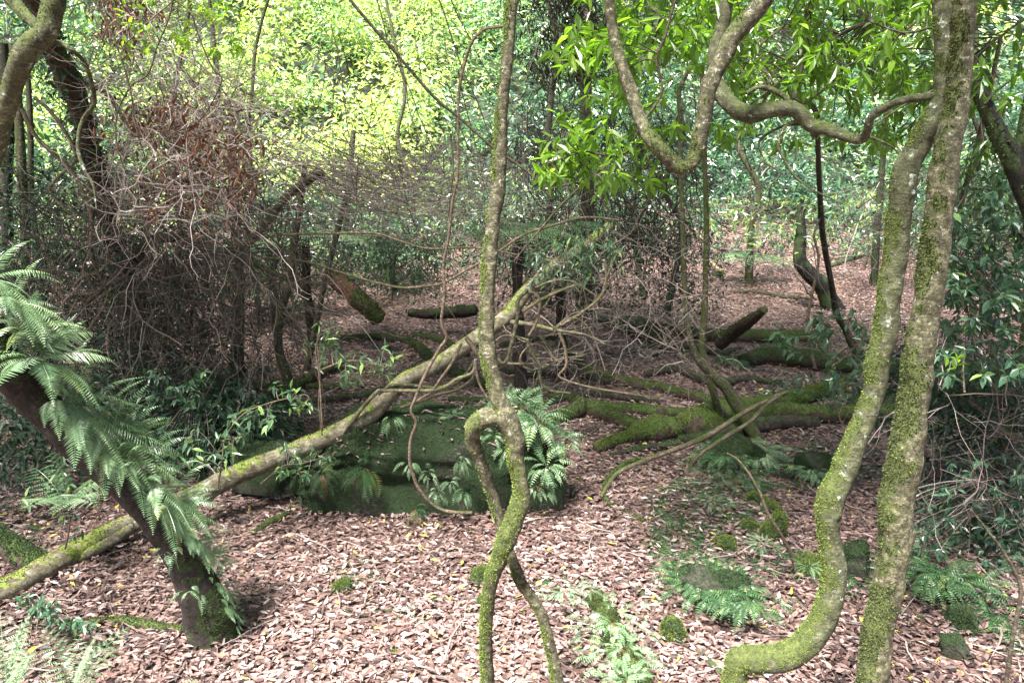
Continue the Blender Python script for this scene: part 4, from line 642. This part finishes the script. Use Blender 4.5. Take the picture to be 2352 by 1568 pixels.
for i, (px, py, Y) in enumerate([(60, 760, 3.35), (25, 690, 3.3), (-20, 640, 3.3), (120, 830, 3.4)]):
    fern('pale fern at the left edge above the trunk row, ' + ['lower one with fronds arching right', 'middle one', 'topmost one', 'lowest, overlapping the trunk'][i], P(px, py, Y)[0], 15, .26, (.5, -.2, .7), (.25, 0, .1), 'fern', 24, .18, 1.3, group='ferns at the left edge')
for i, (px, py) in enumerate([(375, 1330 - 60), (432, 1360), (455, 1365), (400, 1270)]):
    q, s = P(px, py, 3.62); strap(['small strap fern on the dark bark, highest of the four loose ones', 'small strap fern low on the dark trunk, left of the lowest two', 'small strap fern low on the dark trunk, rightmost of the loose ones', 'small strap fern at the middle of the dark trunk face'][i], q, 4, .10, up=(0, -1, .2), gr=2.5, group='small strap ferns on the dark trunk')
# ground ferns
GF = [('fern spray hanging on the right shoulder of the boulder, highest', 1195, 935, 20, .27, 5.45), ('fern on the right shoulder of the boulder, beside the centre tree', 1235, 965, 20, .28, 5.4), ('fern on the right end of the boulder, furthest right', 1285, 1010, 16, .24, 5.45), ('fern low on the right end of the boulder', 1255, 1070, 14, .22, 5.25), ('lowest fern at the right foot of the boulder', 1232, 1115, 10, .16, 5.3), ('fern clump on the upper right of the boulder behind the others', 1160, 915, 12, .2, 5.6)]
for lb, px, py, n, L, Y in GF: fern(lb, P(px, py, Y)[0], n * 2, L * .8, (.1, -.5, .8), (.1, -.25, 0), 'fern', 12, .20, 1.9, group='ferns on the boulder', brown=3, plw=.36, rad=.09)
for lb, px, py, n, L, Y in [('hanging fern with dead fronds on the left face of the boulder', 838, 1075, 14, .22, 5.28), ('small fern at the foot of the boulder in the middle', 955, 1170, 8, .15, 5.2), ('dark fern hanging from the left end of the boulder beneath the fallen trunk', 742, 1092, 10, .18, 5.3), ('second dark fern left of it beneath the fallen trunk', 690, 1085, 8, .15, 5.35)]:
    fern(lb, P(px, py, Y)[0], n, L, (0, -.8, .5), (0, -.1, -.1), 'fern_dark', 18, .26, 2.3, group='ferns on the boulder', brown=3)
for i, (px, py) in enumerate([(985, 1085), (1035, 1105), (1070, 1125), (1095, 1010), (940, 1065), (1135, 1000), (1000, 1125), (900, 960), (1060, 1050), (1160, 1030)]):
    strap('strap fern hanging on the boulder face, ' + ['below the hanging vine', 'under the left leg of the centre tree', 'lowest left of the tree leg', 'inside the fork of the centre tree', 'left of the hanging vine', 'right inside the fork of the centre tree', 'near the ground by the vine end', 'high on the left near the fallen trunk', 'just left of the bent tree leg', 'beside the right leg of the centre tree'][i], P(px, py, 5.2)[0] + np.array([0, -.02, 0]), 9, .12, up=(0, -1, .3), gr=2.6, group='strap ferns on the boulder face')
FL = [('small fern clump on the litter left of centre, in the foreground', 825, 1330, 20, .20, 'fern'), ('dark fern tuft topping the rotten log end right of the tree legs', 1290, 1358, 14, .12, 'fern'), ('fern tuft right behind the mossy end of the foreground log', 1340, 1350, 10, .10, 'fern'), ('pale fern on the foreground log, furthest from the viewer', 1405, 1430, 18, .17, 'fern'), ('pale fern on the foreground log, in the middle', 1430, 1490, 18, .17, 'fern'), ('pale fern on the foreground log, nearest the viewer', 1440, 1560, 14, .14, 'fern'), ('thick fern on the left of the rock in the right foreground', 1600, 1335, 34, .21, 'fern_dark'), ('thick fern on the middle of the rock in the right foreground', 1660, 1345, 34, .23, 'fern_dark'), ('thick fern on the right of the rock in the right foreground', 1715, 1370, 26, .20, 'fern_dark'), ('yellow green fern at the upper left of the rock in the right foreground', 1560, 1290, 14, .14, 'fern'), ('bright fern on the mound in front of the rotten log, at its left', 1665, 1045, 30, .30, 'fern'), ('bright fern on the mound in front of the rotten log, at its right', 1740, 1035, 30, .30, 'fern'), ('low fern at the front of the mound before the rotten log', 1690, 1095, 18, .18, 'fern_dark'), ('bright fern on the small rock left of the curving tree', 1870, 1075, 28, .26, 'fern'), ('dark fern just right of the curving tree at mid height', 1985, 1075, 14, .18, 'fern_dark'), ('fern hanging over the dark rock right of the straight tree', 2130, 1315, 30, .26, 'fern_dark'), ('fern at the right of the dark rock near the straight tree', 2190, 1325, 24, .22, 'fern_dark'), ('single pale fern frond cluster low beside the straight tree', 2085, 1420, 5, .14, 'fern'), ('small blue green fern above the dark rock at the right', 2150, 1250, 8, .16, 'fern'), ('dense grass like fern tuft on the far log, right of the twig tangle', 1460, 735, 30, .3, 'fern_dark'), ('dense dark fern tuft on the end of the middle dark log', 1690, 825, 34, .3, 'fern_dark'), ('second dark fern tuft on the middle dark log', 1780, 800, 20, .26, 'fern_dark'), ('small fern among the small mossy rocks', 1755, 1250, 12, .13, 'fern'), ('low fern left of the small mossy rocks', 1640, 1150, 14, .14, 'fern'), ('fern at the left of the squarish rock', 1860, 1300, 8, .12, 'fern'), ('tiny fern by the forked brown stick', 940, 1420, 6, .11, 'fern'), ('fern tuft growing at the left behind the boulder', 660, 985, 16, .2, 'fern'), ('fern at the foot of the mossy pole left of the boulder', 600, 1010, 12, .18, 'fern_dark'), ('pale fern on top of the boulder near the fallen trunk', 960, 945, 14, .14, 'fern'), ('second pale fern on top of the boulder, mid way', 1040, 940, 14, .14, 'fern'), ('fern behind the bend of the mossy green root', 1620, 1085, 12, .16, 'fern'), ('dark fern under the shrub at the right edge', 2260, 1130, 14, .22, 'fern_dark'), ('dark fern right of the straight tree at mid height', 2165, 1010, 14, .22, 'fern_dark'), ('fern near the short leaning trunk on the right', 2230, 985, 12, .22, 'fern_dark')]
for lb, px, py, n, L, m in FL:
    q, s = G(px, py, 0, 0)
    h = .0
    if 'rock' in lb or 'log' in lb or 'mound' in lb or 'boulder near' in lb or 'mid way' in lb: h = .10
    if 'boulder near' in lb or 'mid way' in lb: q, s = P(px, py, 5.75)[0], 5.8; q[2] = .62; h = 0
    elif h: q, s = P(px, py, q[1] - .3); 
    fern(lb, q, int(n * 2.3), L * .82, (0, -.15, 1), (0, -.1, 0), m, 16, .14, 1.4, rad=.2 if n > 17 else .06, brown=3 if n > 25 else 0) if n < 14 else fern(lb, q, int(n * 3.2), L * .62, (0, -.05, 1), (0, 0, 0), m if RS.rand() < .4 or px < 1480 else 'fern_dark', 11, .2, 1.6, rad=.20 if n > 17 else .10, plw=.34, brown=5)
# big finely divided fronds in the lower left corner
def bipinnate(label, st, d, L, n=3, m='fern', gr=.8, width=.42, K=14):
    mb = MB(); st = np.asarray(st, float); d0 = nrm(np.asarray(d, float))
    for _ in range(n):
        dd = nrm(d0 + RS.normal(0, .35 if n > 1 else .02, 3)); l = L * RS.uniform(.7, 1.1) if n > 1 else L
        pts = [st]; c = dd
        for i in range(K - 1): c = nrm(c + np.array([0, 0, -gr / K])); pts.append(pts[-1] + c * l / (K - 1))
        pts = np.array(pts); T = nrm(np.gradient(pts, axis=0)); S_ = nrm(np.cross(T, [0, 0, 1])); U = np.cross(S_, T)
        twigs(mb, pts[None], .0022, .0008, 3, rnd=[.3]); sh = RS.uniform(.3, .8)
        for sg in (-1, 1):
            t = np.linspace(0, 1, K)[2:]; pl = l * width * np.sin(np.pi * np.clip(t * .9 + .1, 0, 1) ** .75)
            fronds(mb, pts[2:], S_[2:] * sg + T[2:] * .35, np.maximum(pl, .01), 12, .24, .35, prof=lambda x: 1 - .8 * x, plw=.3, rnd=np.full(K - 2, sh), tilt=.02)
    o = mb.build('fern', M[m], origin=st); tag(o, label, 'fern', 'large feathery ferns in the lower left')
bipinnate('feathery fern arching in at the bottom, left of the dark trunk foot', P(330, 1640, 2.7)[0], (.5, -.1, .75), .32, 1, gr=1.5)
bipinnate('feathery fern at the bottom left corner', P(20, 1600, 2.9)[0], (.1, 0, 1), .35, 5, gr=1.0, width=.3)
bipinnate('feathery fern standing right of the bottom left corner', P(165, 1600, 2.9)[0], (.1, .1, 1), .33, 4, gr=1.0, width=.3)
bipinnate('feathery fern on the bottom edge below the dark trunk', P(480, 1640, 2.85)[0], (.4, 0, .6), .22, 2, gr=1.2)
bipinnate('bright yellow green fern behind the leaning trunk at the left', P(150, 1160, 4.4)[0], (.1, -.2, .9), .38, 6, 'fern', 1.4)
# tree ferns in the middle distance
for lb, px, py, Y, L, n in [('tree fern spreading below the horizontal vines left of centre', 700, 540, 10.5, 1.0, 9), ('pale tree fern just behind the crooked centre tree', 1190, 535, 8.2, .75, 8), ('blue green tree fern under the upper end of the fallen trunk', 1290, 520, 9.2, .8, 8), ('low fern on the far slope in front of the charred trunk', 1720, 590, 15, .9, 9), ('tree fern crown in shade at the left middle distance', 620, 560, 12, 1.0, 8), ('far tree fern left of the centre tree', 900, 585, 14, 1.0, 8)]:
    mb = MB(); st = P(px, py, Y)[0]; a = RS.rand(n) * 6.283
    for k in range(n):
        dd = nrm(np.array([math.cos(a[k]), math.sin(a[k]), .45])); pts = [st]; c = dd
        for i in range(13): c = nrm(c + np.array([0, 0, -.09])); pts.append(pts[-1] + c * L / 13)
        pts = np.array(pts); T = nrm(np.gradient(pts, axis=0)); S_ = nrm(np.cross(T, [0, 0, 1])); twigs(mb, pts[None], .008, .003, 3, rnd=[.3]); sh = RS.uniform(.4, .95)
        for sg in (-1, 1):
            t = np.linspace(0, 1, 14)[2:]; fronds(mb, pts[2:], S_[2:] * sg + T[2:] * .3, np.maximum(L * .38 * np.sin(np.pi * (t * .88 + .1) ** .8), .02), 10, .26, .3, prof=lambda x: 1 - .7 * x, plw=.34, rnd=np.full(12, sh), tilt=.02)
    e = empty('tree_fern', [st[0], st[1], float(height(st[0], st[1]))], lb, 'tree fern', 'tree ferns in the middle distance')
    part(mb, 'crown', M['fern'], e); tb = MB(); g = float(height(st[0], st[1])); tube(tb, [[st[0] + .05, st[1], g - .1, .08], [st[0], st[1], (g + st[2]) / 2, .06], [*st, .05]], .05, 10, .3); part(tb, 'trunk', M['bark_dark'], e, True)
# ================================================================ BROAD-LEAVED CANOPY, UPPER RIGHT
def whorl(mb, tip, d, n, L, W, shade=.5, jit=.18, droop=.35):
    """leaves crowded along the end of a twig"""
    m = len(tip); k = m * n; i = np.repeat(np.arange(m), n); j = np.tile(np.arange(n), m)
    D = nrm(d)[i]; a = j * 2.4 + RS.rand(k) * .6 + np.repeat(RS.rand(m) * 6.28, n); x = nrm(np.cross(D, [0.1, .2, 1])); y = np.cross(D, x)
    o = x * np.cos(a)[:, None] + y * np.sin(a)[:, None]; b = tip[i] - D * (j / n * L * 1.1)[:, None]
    dd = nrm(o + D * (.9 - .5 * (j / n))[:, None] + np.array([0, 0, -droop]) + RS.normal(0, .15, (k, 3))); up = nrm(np.array([0, 0, 1.0]) + RS.normal(0, .3, (k, 3)) + D * .2)
    l = L * RS.uniform(.6, 1.15, k); leaves(mb, b, dd, up, l, l * W, np.clip(shade + RS.normal(0, jit, k), 0, 1), fold=.14, bend=.16)
def boughs(pts_list, w0, w1, Y):
    out = []
    for pts in pts_list: out.append(twl(pts, w0, w1, Y))
    return out
BR = [[(1560, -40), (1551, 0), (1538, 45), (1528, 83), (1508, 133), (1515, 170), (1521, 205), (1511, 233), (1484, 270), (1465, 300), (1448, 343), (1418, 363), (1351, 413)], [(1531, -30), (1520, 30), (1501, 93), (1470, 130), (1400, 160), (1330, 175)], [(1998, 50), (1940, 75), (1868, 115), (1800, 180), (1701, 258)], [(2150, 60), (2090, 75), (2052, 70), (1998, 50)], [(2130, 30), (2060, 85), (2000, 125), (1938, 157), (1901, 197), (1850, 240)], [(1351, 413), (1300, 425), (1240, 440)], [(1418, 363), (1340, 350), (1260, 375)], [(1700, -40), (1600, 60), (1540, 120)], [(2400, 20), (2330, 60), (2240, 130)], [(2150, 205), (2080, 240), (2020, 280), (1960, 330)], [(1800, 60), (1740, 110), (1700, 170)], [(1351, 413), (1290, 470), (1230, 540), (1180, 600)]]
def canopy():
    base = P(1560, -300, 3.9)[0]; e = empty('broadleaf_tree', [base[0] + .6, 4.6, float(height(base[0] + .6, 4.6))], 'tree with big glossy green leaves spreading across the upper right of the view', 'tree')
    tb = MB(); x0 = e.location[0]; tube(tb, [[x0 + 3.6, 5.2, -.1, .11], [x0 + 3.4, 5.1, 2, .10], [x0 + 3.1, 5, 3.6, .09], [x0 + 2.2, 4.8, 4.6, .06], [x0 + .8, 4.4, 4.9, .04], [base[0], 3.9, base[2], .02]], .04, 14, .12, 14, 4, .3); part(tb, 'trunk', M['bark_brown'], e, True)
    nodes = []
    for i, pts in enumerate(BR):
        Y = 3.6 + .35 * (i % 3); b = MB(); p_ = twl(pts, 7, 3.5, Y); tube(b, p_, .02, 8, .1, 14, 3, .1); part(b, 'branch', M['bark_brown'], e, True); nodes.append(catmull(p_, 30)[:, :3])
    nodes = np.concatenate(nodes); lf = MB(); tw = MB()
    def fill(n, box, Y0, Y1, L, k=8, sh=.55):
        T = cloud(n, *box, Y0, Y1); D = np.linalg.norm(T[:, None] - nodes[None], axis=2); j = D.argmin(1); r = nodes[j]
        pl = []
        for a, b in zip(r, T):
            t = np.linspace(0, 1, 7)[:, None]; mid = (a + b) / 2 + RS.normal(0, .05, 3) + np.array([0, 0, .05]); pl.append((1 - t) ** 2 * a + 2 * t * (1 - t) * mid + t * t * b)
        pl = np.array(pl); twigs(tw, pl, .003, .0015, 4); whorl(lf, T, pl[:, -1] - pl[:, -2] + RS.normal(0, .02, (n, 3)), k, L * .9, .36, sh)
    fill(26, (1235, 1480, 300, 440), 3.5, 4.2, .105, 8, .6)
    fill(40, (1270, 1500, 40, 300), 3.6, 4.6, .11, 8, .62)
    fill(20, (1350, 1560, 300, 440), 3.6, 4.4, .10, 7, .5)
    fill(64, (1320, 1700, -60, 130), 3.5, 5, .11, 8, .6)
    fill(150, (1540, 2150, -60, 200), 3.6, 5.6, .11, 9, .6)
    fill(80, (1640, 2150, 130, 340), 4.0, 5.8, .105, 8, .5)
    fill(16, (2180, 2420, -60, 260), 3.6, 5.2, .11, 8, .35)
    fill(10, (2180, 2400, 250, 460), 4, 5.2, .10, 7, .3)
    part(lf, 'crown', M['canopy_leaf'], e); part(tw, 'twig', M['twig_dark'], e).__setitem__('kind', 'stuff')
canopy()
# small leafy shrubs and saplings
def shrub(label, stems, tips, L=.055, k=6, m='shrub_leaf', name='shrub', group=None, W=.5, shade=.5, Y=5, cat='shrub', sw=5, droop=.25):
    """stems: pixel polylines; tips: (n, box, Y0, Y1)"""
    P0 = [twl(s, sw, sw * .5, Y) for s in stems]; base = P0[0][0, :3]; g = float(height(base[0], base[1]))
    e = empty(name, [base[0], base[1], g], label, cat, group); nodes = []
    for p_ in P0:
        b = MB(); tube(b, p_, .03, 6, .1, 14, 2, 0); part(b, 'stem', M['vine'], e, True); nodes.append(catmull(p_, 24)[:, :3])
    nodes = np.concatenate(nodes); lf = MB(); tw = MB()
    for n, box, Y0, Y1 in tips:
        T = cloud(n, *box, Y0, Y1); j = np.linalg.norm(T[:, None] - nodes[None], axis=2).argmin(1)
        t = np.linspace(0, 1, 6)[None, :, None]; a = nodes[j][:, None]; b = T[:, None]; mid = (a + b) / 2 + RS.normal(0, .04, (n, 1, 3)) + np.array([0, 0, .04])
        pl = (1 - t) ** 2 * a + 2 * t * (1 - t) * mid + t * t * b; twigs(tw, pl, .002, .001, 3); whorl(lf, T, pl[:, -1] - pl[:, -2] + RS.normal(0, .03, (n, 3)), k, L, W, shade, .2, droop)
    part(lf, 'foliage', M[m], e); part(tw, 'twig', M['twig'], e).__setitem__('kind', 'stuff'); return e
shrub('tall leafy shrub filling the right edge beyond the straight mossy tree', [[(2300, 1000), (2290, 900), (2300, 780), (2280, 650), (2290, 500), (2300, 380)], [(2290, 900), (2240, 800), (2220, 700), (2200, 600)], [(2280, 700), (2340, 640), (2370, 560)]], [(220, (2175, 2430, 430, 700), 4.2, 5.6), (170, (2150, 2430, 640, 870), 4.0, 5.2), (40, (2230, 2430, 300, 450), 4.5, 5.6)], .075, 6, W=.5, Y=4.9)
shrub('blue green leafy sapling in front of the dark log, left of the twin trunks', [[(1945, 1010), (1920, 930), (1905, 850), (1900, 780), (1890, 730)], [(1905, 850), (1960, 800), (1990, 760)]], [(20, (1850, 1990, 720, 790), 5.2, 5.8), (26, (1900, 2010, 800, 930), 5.2, 5.8), (10, (1770, 1880, 760, 820), 5.4, 5.8)], .085, 5, W=.5, Y=5.4)
shrub('low leafy shrub sprawling at the right edge of the litter', [[(2300, 1230), (2280, 1160), (2260, 1100)], [(2280, 1160), (2330, 1120), (2370, 1080)]], [(60, (2150, 2420, 1050, 1210), 4.2, 5.2), (24, (2040, 2180, 1130, 1290), 4.2, 5.0)], .06, 6, W=.5, Y=4.6, shade=.3)
shrub('young shrub with drooping silvery leaves left of the boulder', [[(500, 1120), (510, 1060), (520, 1000), (560, 950), (620, 925), (700, 905)], [(520, 1000), (540, 1010), (500, 1040)]], [(14, (530, 620, 930, 1010), 4.6, 5), (14, (430, 560, 980, 1060), 4.6, 5), (8, (620, 720, 890, 960), 4.7, 5)], .075, 5, W=.38, Y=4.8, shade=.8)
shrub('sprig of grey green leaves above the fallen trunk left of centre', [[(740, 990), (735, 880), (725, 800), (740, 760)], [(735, 850), (790, 830), (840, 830), (880, 840)]], [(12, (710, 780, 750, 830), 4.9, 5.3), (18, (780, 900, 790, 880), 4.9, 5.3)], .08, 5, W=.3, Y=5, shade=.8)
shrub('sprig of pale narrow leaves over the fallen trunk at the left end of the boulder', [[(600, 1110), (650, 1070), (690, 1065), (740, 1050)]], [(16, (630, 770, 1020, 1100), 4.9, 5.2)], .06, 5, W=.36, Y=5.05, shade=.8)
shrub('dark leafy undergrowth bush at the foot of the big viny tree', [[(400, 1050), (400, 980), (380, 900), (360, 820)], [(400, 980), (440, 930), (460, 880)]], [(120, (330, 500, 840, 1090), 5.4, 7.2), (60, (290, 420, 620, 860), 6.6, 7.6)], .06, 6, 'vine_leaf', W=.5, Y=6.6, shade=.6)
shrub('willowy leafed shrub in the middle distance left of the centre tree', [[(900, 690), (905, 620), (915, 570)], [(905, 620), (960, 590)]], [(60, (850, 1010, 540, 660), 8.6, 9.6)], .14, 7, W=.17, Y=9.1, shade=.6)
shrub('leafy shrub hanging over the upper end of the fallen trunk', [[(1330, 700), (1340, 640), (1350, 580)], [(1340, 640), (1290, 600), (1250, 590)], [(1350, 600), (1400, 570)]], [(50, (1210, 1350, 560, 660), 5.8, 6.6), (50, (1290, 1430, 520, 640), 5.8, 6.6)], .075, 6, W=.3, Y=6.2, shade=.65)
shrub('small two leaved seedling stem in front of the right-hand shrub', [[(2215, 900), (2212, 850), (2215, 820)]], [(2, (2190, 2230, 810, 840), 4.0, 4.1)], .07, 4, 'canopy_leaf', W=.5, Y=4.05, shade=.9)
shrub('low leafy seedling on the litter at the lower left edge', [[(90, 1480), (85, 1440), (95, 1400)]], [(16, (40, 140, 1370, 1460), 3.6, 4.0), (8, (140, 210, 1430, 1480), 3.6, 3.9)], .05, 5, W=.55, Y=3.8, shade=.5)
shrub('small shrub with pale leaves left of the leaning trunk near the log', [[(150, 1260), (160, 1200), (155, 1130)]], [(8, (50, 190, 1080, 1260), 4.3, 4.6)], .07, 4, W=.35, Y=4.5, shade=.8)
shrub('leafy branch ends at the top left of centre with yellow green leaves', [[(470, -60), (400, 0), (330, 60), (280, 110)], [(400, 0), (460, 40), (520, 60)]], [(50, (270, 560, -40, 130), 4.4, 5.4)], .06, 5, 'canopy_leaf', name='leafy_branch', cat='branch', W=.5, Y=4.8, shade=.9)
for i, (bx, n, yy, sh, lb) in enumerate([((-40, 120, 560, 800), 60, (7.5, 9.5), .4, 'shaded bush at the left edge behind the ferny trunk'), ((120, 330, 430, 700), 60, (8.5, 10), .5, 'bush in the gap left of the big viny tree'), ((480, 700, 600, 720), 70, (10.5, 12.5), .4, 'dark bush behind the mossy footed trunk'), ((700, 900, 560, 640), 70, (12, 14), .5, 'low bush at the back of the clearing left of centre'), ((1350, 1600, 470, 590), 80, (10, 13), .45, 'bush behind the slim pair of trunks'), ((1600, 1850, 450, 560), 80, (13, 16), .55, 'bush on the far slope left of the charred trunk'), ((1850, 2120, 430, 560), 90, (12, 16), .55, 'bush on the far slope behind the charred trunk'), ((2100, 2350, 380, 560), 80, (8, 12), .4, 'bush behind the tall right-hand shrub'), ((1000, 1250, 470, 600), 70, (9.5, 12), .45, 'bush directly behind the crooked centre tree')]):
    cx = (bx[0] + bx[1]) / 2; shrub(lb, [[(cx, bx[3] + 60), (cx + 10, bx[3]), (cx - 5, bx[2])]], [(n, bx, *yy)], .10, 7, 'hill_leaf', W=.36, Y=sum(yy) / 2, shade=sh, name='bush', cat='bush', group='bushes around the clearing')
# ivy leaves on the viny tree
iv = MB(); S1 = catmull(rows3(T1, True), 300); j = RS.randint(20, 280, 1500); p_ = S1[j, :3] + nrm(RS.normal(0, 1, (1500, 3))) * (S1[j, 3:] * RS.uniform(1.0, 2.2, (1500, 1)))
leaves(iv, p_, RS.normal(0, 1, p_.shape) + np.array([0, -.3, -.6]), RS.normal(0, .5, p_.shape) + np.array([0, -.6, .7]), RS.uniform(.03, .07, 1500), .035, RS.rand(1500)); part(iv, 'ivy', M['vine_leaf'], t1)
# leaf masses added out of view to shade the floor, some far from their trunks
shade_crown(c_tree, .2, 3.4, 4.4, 6.2, 2.0, 26)
shade_crown(a_tree, 3.2, 4.6, 4.8, 7.0, 2.4, 60)
shade_crown(t1, -4.8, 4.5, 4.3, 7.0, 3.6, 430, .3)
shade_crown(b_tree, 2.4, 3.0, 5.0, 7.0, 2.6, 260, .4)
for nm, cx, cy, rad, n in [('dark_brown_tree', .0, 7.5, 3.8, 560), ('thin_tree', -4.0, 7.5, 4.2, 330), ('thin_tree.005', 3.2, 7.0, 4.2, 520), ('thin_tree.001', -2.0, 5.0, 2.5, 70)]:
    shade_crown(bpy.data.objects[nm], cx, cy, 5.5, 8.5, rad, n, .4)

# ================================================================ DEAD TWIG THICKETS (uncountable)
def thicket(name, n, box, Y0, Y1, L, dirv, r=.003, wig=.3, grav=0, k=10, m='twig', spread=.6, mask=None):
    st = cloud(n, *box, Y0, Y1, mask); d = np.array(dirv, float) + RS.normal(0, spread, (n, 3)); tw = MB()
    PL = walk(st, d, L * RS.uniform(.4, 1.3, n), k, wig, grav); twigs(tw, PL, r * RS.uniform(.5, 1.4, n), r * .35, 4)
    side = []                                              # every twig forks a couple of times
    for q in range(2):
        i = RS.randint(2, k - 2); a = PL[:, i]; dd = nrm(PL[:, i + 1] - PL[:, i]) + RS.normal(0, .6, (n, 3)); side.append(walk(a, dd, L * .4 * RS.uniform(.4, 1.2, n), 7, wig, grav))
    for s_ in side: twigs(tw, s_, r * .5, r * .2, 3)
    tag(tw.build(name, M[m], origin=(0, 0, 0)), kind='stuff'); return PL
def blob(*es): return lambda x, y: np.max([np.exp(-1.3 * (((x - a) / c) ** 2 + ((y - b) / d) ** 2) ** 1.3 + .9 * vnoise(np.stack([x / 45, y / 45, x * 0 + a], -1))) for a, b, c, d in es], axis=0) > RS.rand(len(x)) * 1.1 + .08
def ell(cx, cy, rx, ry): return blob((cx, cy, rx, ry))
mask1 = blob((430, 330, 170, 190), (290, 110, 120, 150), (350, 400, 150, 120), (500, 340, 120, 90), (420, 230, 130, 130))
thicket('dead_twig_thicket', 620, (60, 780, -100, 620), 5.0, 6.8, .75, (.5, 0, .1), .0034, .32, .02, mask=mask1, m='twig_pale')
def dead_leaves():
    n = 4200; C = cloud(n, 60, 800, -100, 640, 4.9, 6.6, blob((520, 330, 95, 75), (430, 420, 130, 95), (300, 40, 80, 70), (390, 300, 130, 80), (480, 400, 100, 80)))
    keep = fbm(C * 3.6, 3) > .0; C = C[keep]; n = len(C); mb = MB()
    d = RS.normal(0, .55, (n, 3)) + np.array([0, 0, -.8]); leaves(mb, C, d, RS.normal(0, 1, (n, 3)), RS.uniform(.04, .085, n), RS.uniform(.014, .026, n), np.clip(RS.beta(2, 2.2, n), 0, 1), fold=.2, bend=.15)
    tag(mb.build('dead_leaf_cluster', M['dead_leaf'], origin=(0, 0, 0)), kind='stuff')
dead_leaves()
n = 210; px0, py0, px1, py1, Ya = RS.normal(720, 90, n), RS.normal(370, 50, n), RS.normal(1080, 110, n), RS.normal(420, 50, n), RS.uniform(7.2, 9.2, n); sag = RS.uniform(0, 110, n); tt = np.linspace(0, 1, 14)
Yk = Ya[:, None] + RS.normal(0, .5, n)[:, None] * tt; qx = px0[:, None] * (1 - tt) + px1[:, None] * tt; qy = py0[:, None] * (1 - tt) + py1[:, None] * tt + sag[:, None] * 4 * tt * (1 - tt) * .8
vv = (784 - qy) / F; ss = Yk / (cp + vv * sp); PLs = np.stack([(qx - 1176) / F * ss, Yk, CAMH + (vv * cp - sp) * ss], -1) + np.cumsum(np.cumsum(RS.normal(0, .008, (n, 14, 3)), 1), 1)
at = MB(); twigs(at, PLs, RS.uniform(.002, .006, n), .001, 4)
for q in range(3): k_ = RS.randint(2, 11); twigs(at, walk(PLs[:, k_], nrm(PLs[:, k_ + 1] - PLs[:, k_]) + RS.normal(0, .8, (n, 3)), .7 * RS.uniform(.4, 1.3, n), 7, .2), .002, .0008, 3)
tag(at.build('arching_dead_twigs', M['twig_pale'], origin=(0, 0, 0)), kind='stuff')
thicket('hanging_twig_thicket', 520, (1180, 1600, 200, 560), 9, 12, 1.3, (0, 0, -1), .006, .25, .05, m='twig_dark', spread=.5)
thicket('dark_twig_thicket', 220, (1250, 1560, -60, 130), 9, 12, .9, (0, 0, -1), .006, .3, .08, m='twig_dark', spread=.5)
thicket('floor_twig_thicket', 200, (1180, 1620, 580, 860), 5.8, 8.2, .8, (.3, 0, .3), .003, .28, .04, spread=.7)
thicket('left_twig_thicket', 900, (20, 700, 420, 800), 5.8, 8.5, 1.1, (.3, 0, -.3), .005, .28, .05, m='twig_dark', spread=.8)
thicket('right_twig_thicket', 240, (1600, 2352, 330, 640), 6.5, 11, 1.0, (.5, 0, .3), .0035, .26, .02, spread=.7)
thicket('upper_twig_thicket', 130, (700, 1300, -40, 420), 4.5, 8, 1.1, (.3, 0, -1), .0028, .12, 0, m='twig_dark', spread=.35)
thicket('right_floor_twigs', 70, (2050, 2352, 880, 1300), 4.0, 6.0, .6, (.6, 0, .2), .003, .2, .02, spread=.6)
db = MB(); n = 1500; C = cloud(n, 1050, 1500, -100, 260, 9, 11, blob((1260, 0, 110, 80), (1350, 90, 60, 90))); leaves(db, C, RS.normal(0, .6, (n, 3)) + np.array([0, 0, -1]), RS.normal(0, 1, (n, 3)), .09, .02, RS.rand(n) * .3); C = cloud(500, 1100, 1500, 0, 350, 9.5, 11, blob((1290, 130, 90, 80)))
leaves(db, C, RS.normal(0, .4, (500, 3)) + np.array([0, 0, -1]), RS.normal(0, 1, (500, 3)), .09, .02, RS.rand(500) * .3)
tag(db.build('hanging_dead_leaves', M['twig_dark'], origin=(0, 0, 0)), kind='stuff')
for lb, box, n in [('dark_shrub_cover', (2040, 2430, 930, 1330), 130), ('dark_shrub_cover', (1760, 2040, 740, 960), 50)]:
    sc_ = MB(); C = np.array([G(RS.uniform(box[0], box[1]), RS.uniform(box[2], box[3]))[0] for _ in range(n)]); C[:, 2] += RS.uniform(.04, .22, n); C = C[fbm(C * 1.5, 2) > -.15]
    sprays(sc_, C, RS.uniform(.08, .2, len(C)), 16, .055, np.clip(.45 + .5 * fbm(C * 3, 2), 0, 1), flat=.5, wr=.5); tag(sc_.build(lb, M['shrub_leaf'], origin=(0, 0, 0)), kind='stuff')
# low green ground cover in patches
gcov = MB(); n = 420
C = []
for (x0, x1, y0, y1, k) in [(1500, 2000, 990, 1400, 800), (2050, 2352, 940, 1560, 700), (540, 1000, 940, 1010, 60), (0, 330, 1060, 1300, 60), (1440, 1900, 860, 1000, 20), (1200, 1500, 1340, 1560, 30)]:
    for _ in range(k): C.append(G(RS.uniform(x0, x1), RS.uniform(y0, y1))[0])
C = np.array(C); keep = fbm(C * 1.8, 2) > .02; C = C[keep]; i = np.repeat(np.arange(len(C)), 8); a = RS.rand(len(i)) * 6.283
fronds(gcov, C[i] + RS.normal(0, .015, (len(i), 3)) * [1, 1, 0], np.stack([np.cos(a), np.sin(a), RS.uniform(.4, 1.2, len(i))], -1), RS.uniform(.05, .15, len(i)), 9, .24, 1.4, plw=.32)
tag(gcov.build('ground_cover', M['fern_dark'], origin=(0, 0, 0)), kind='stuff')
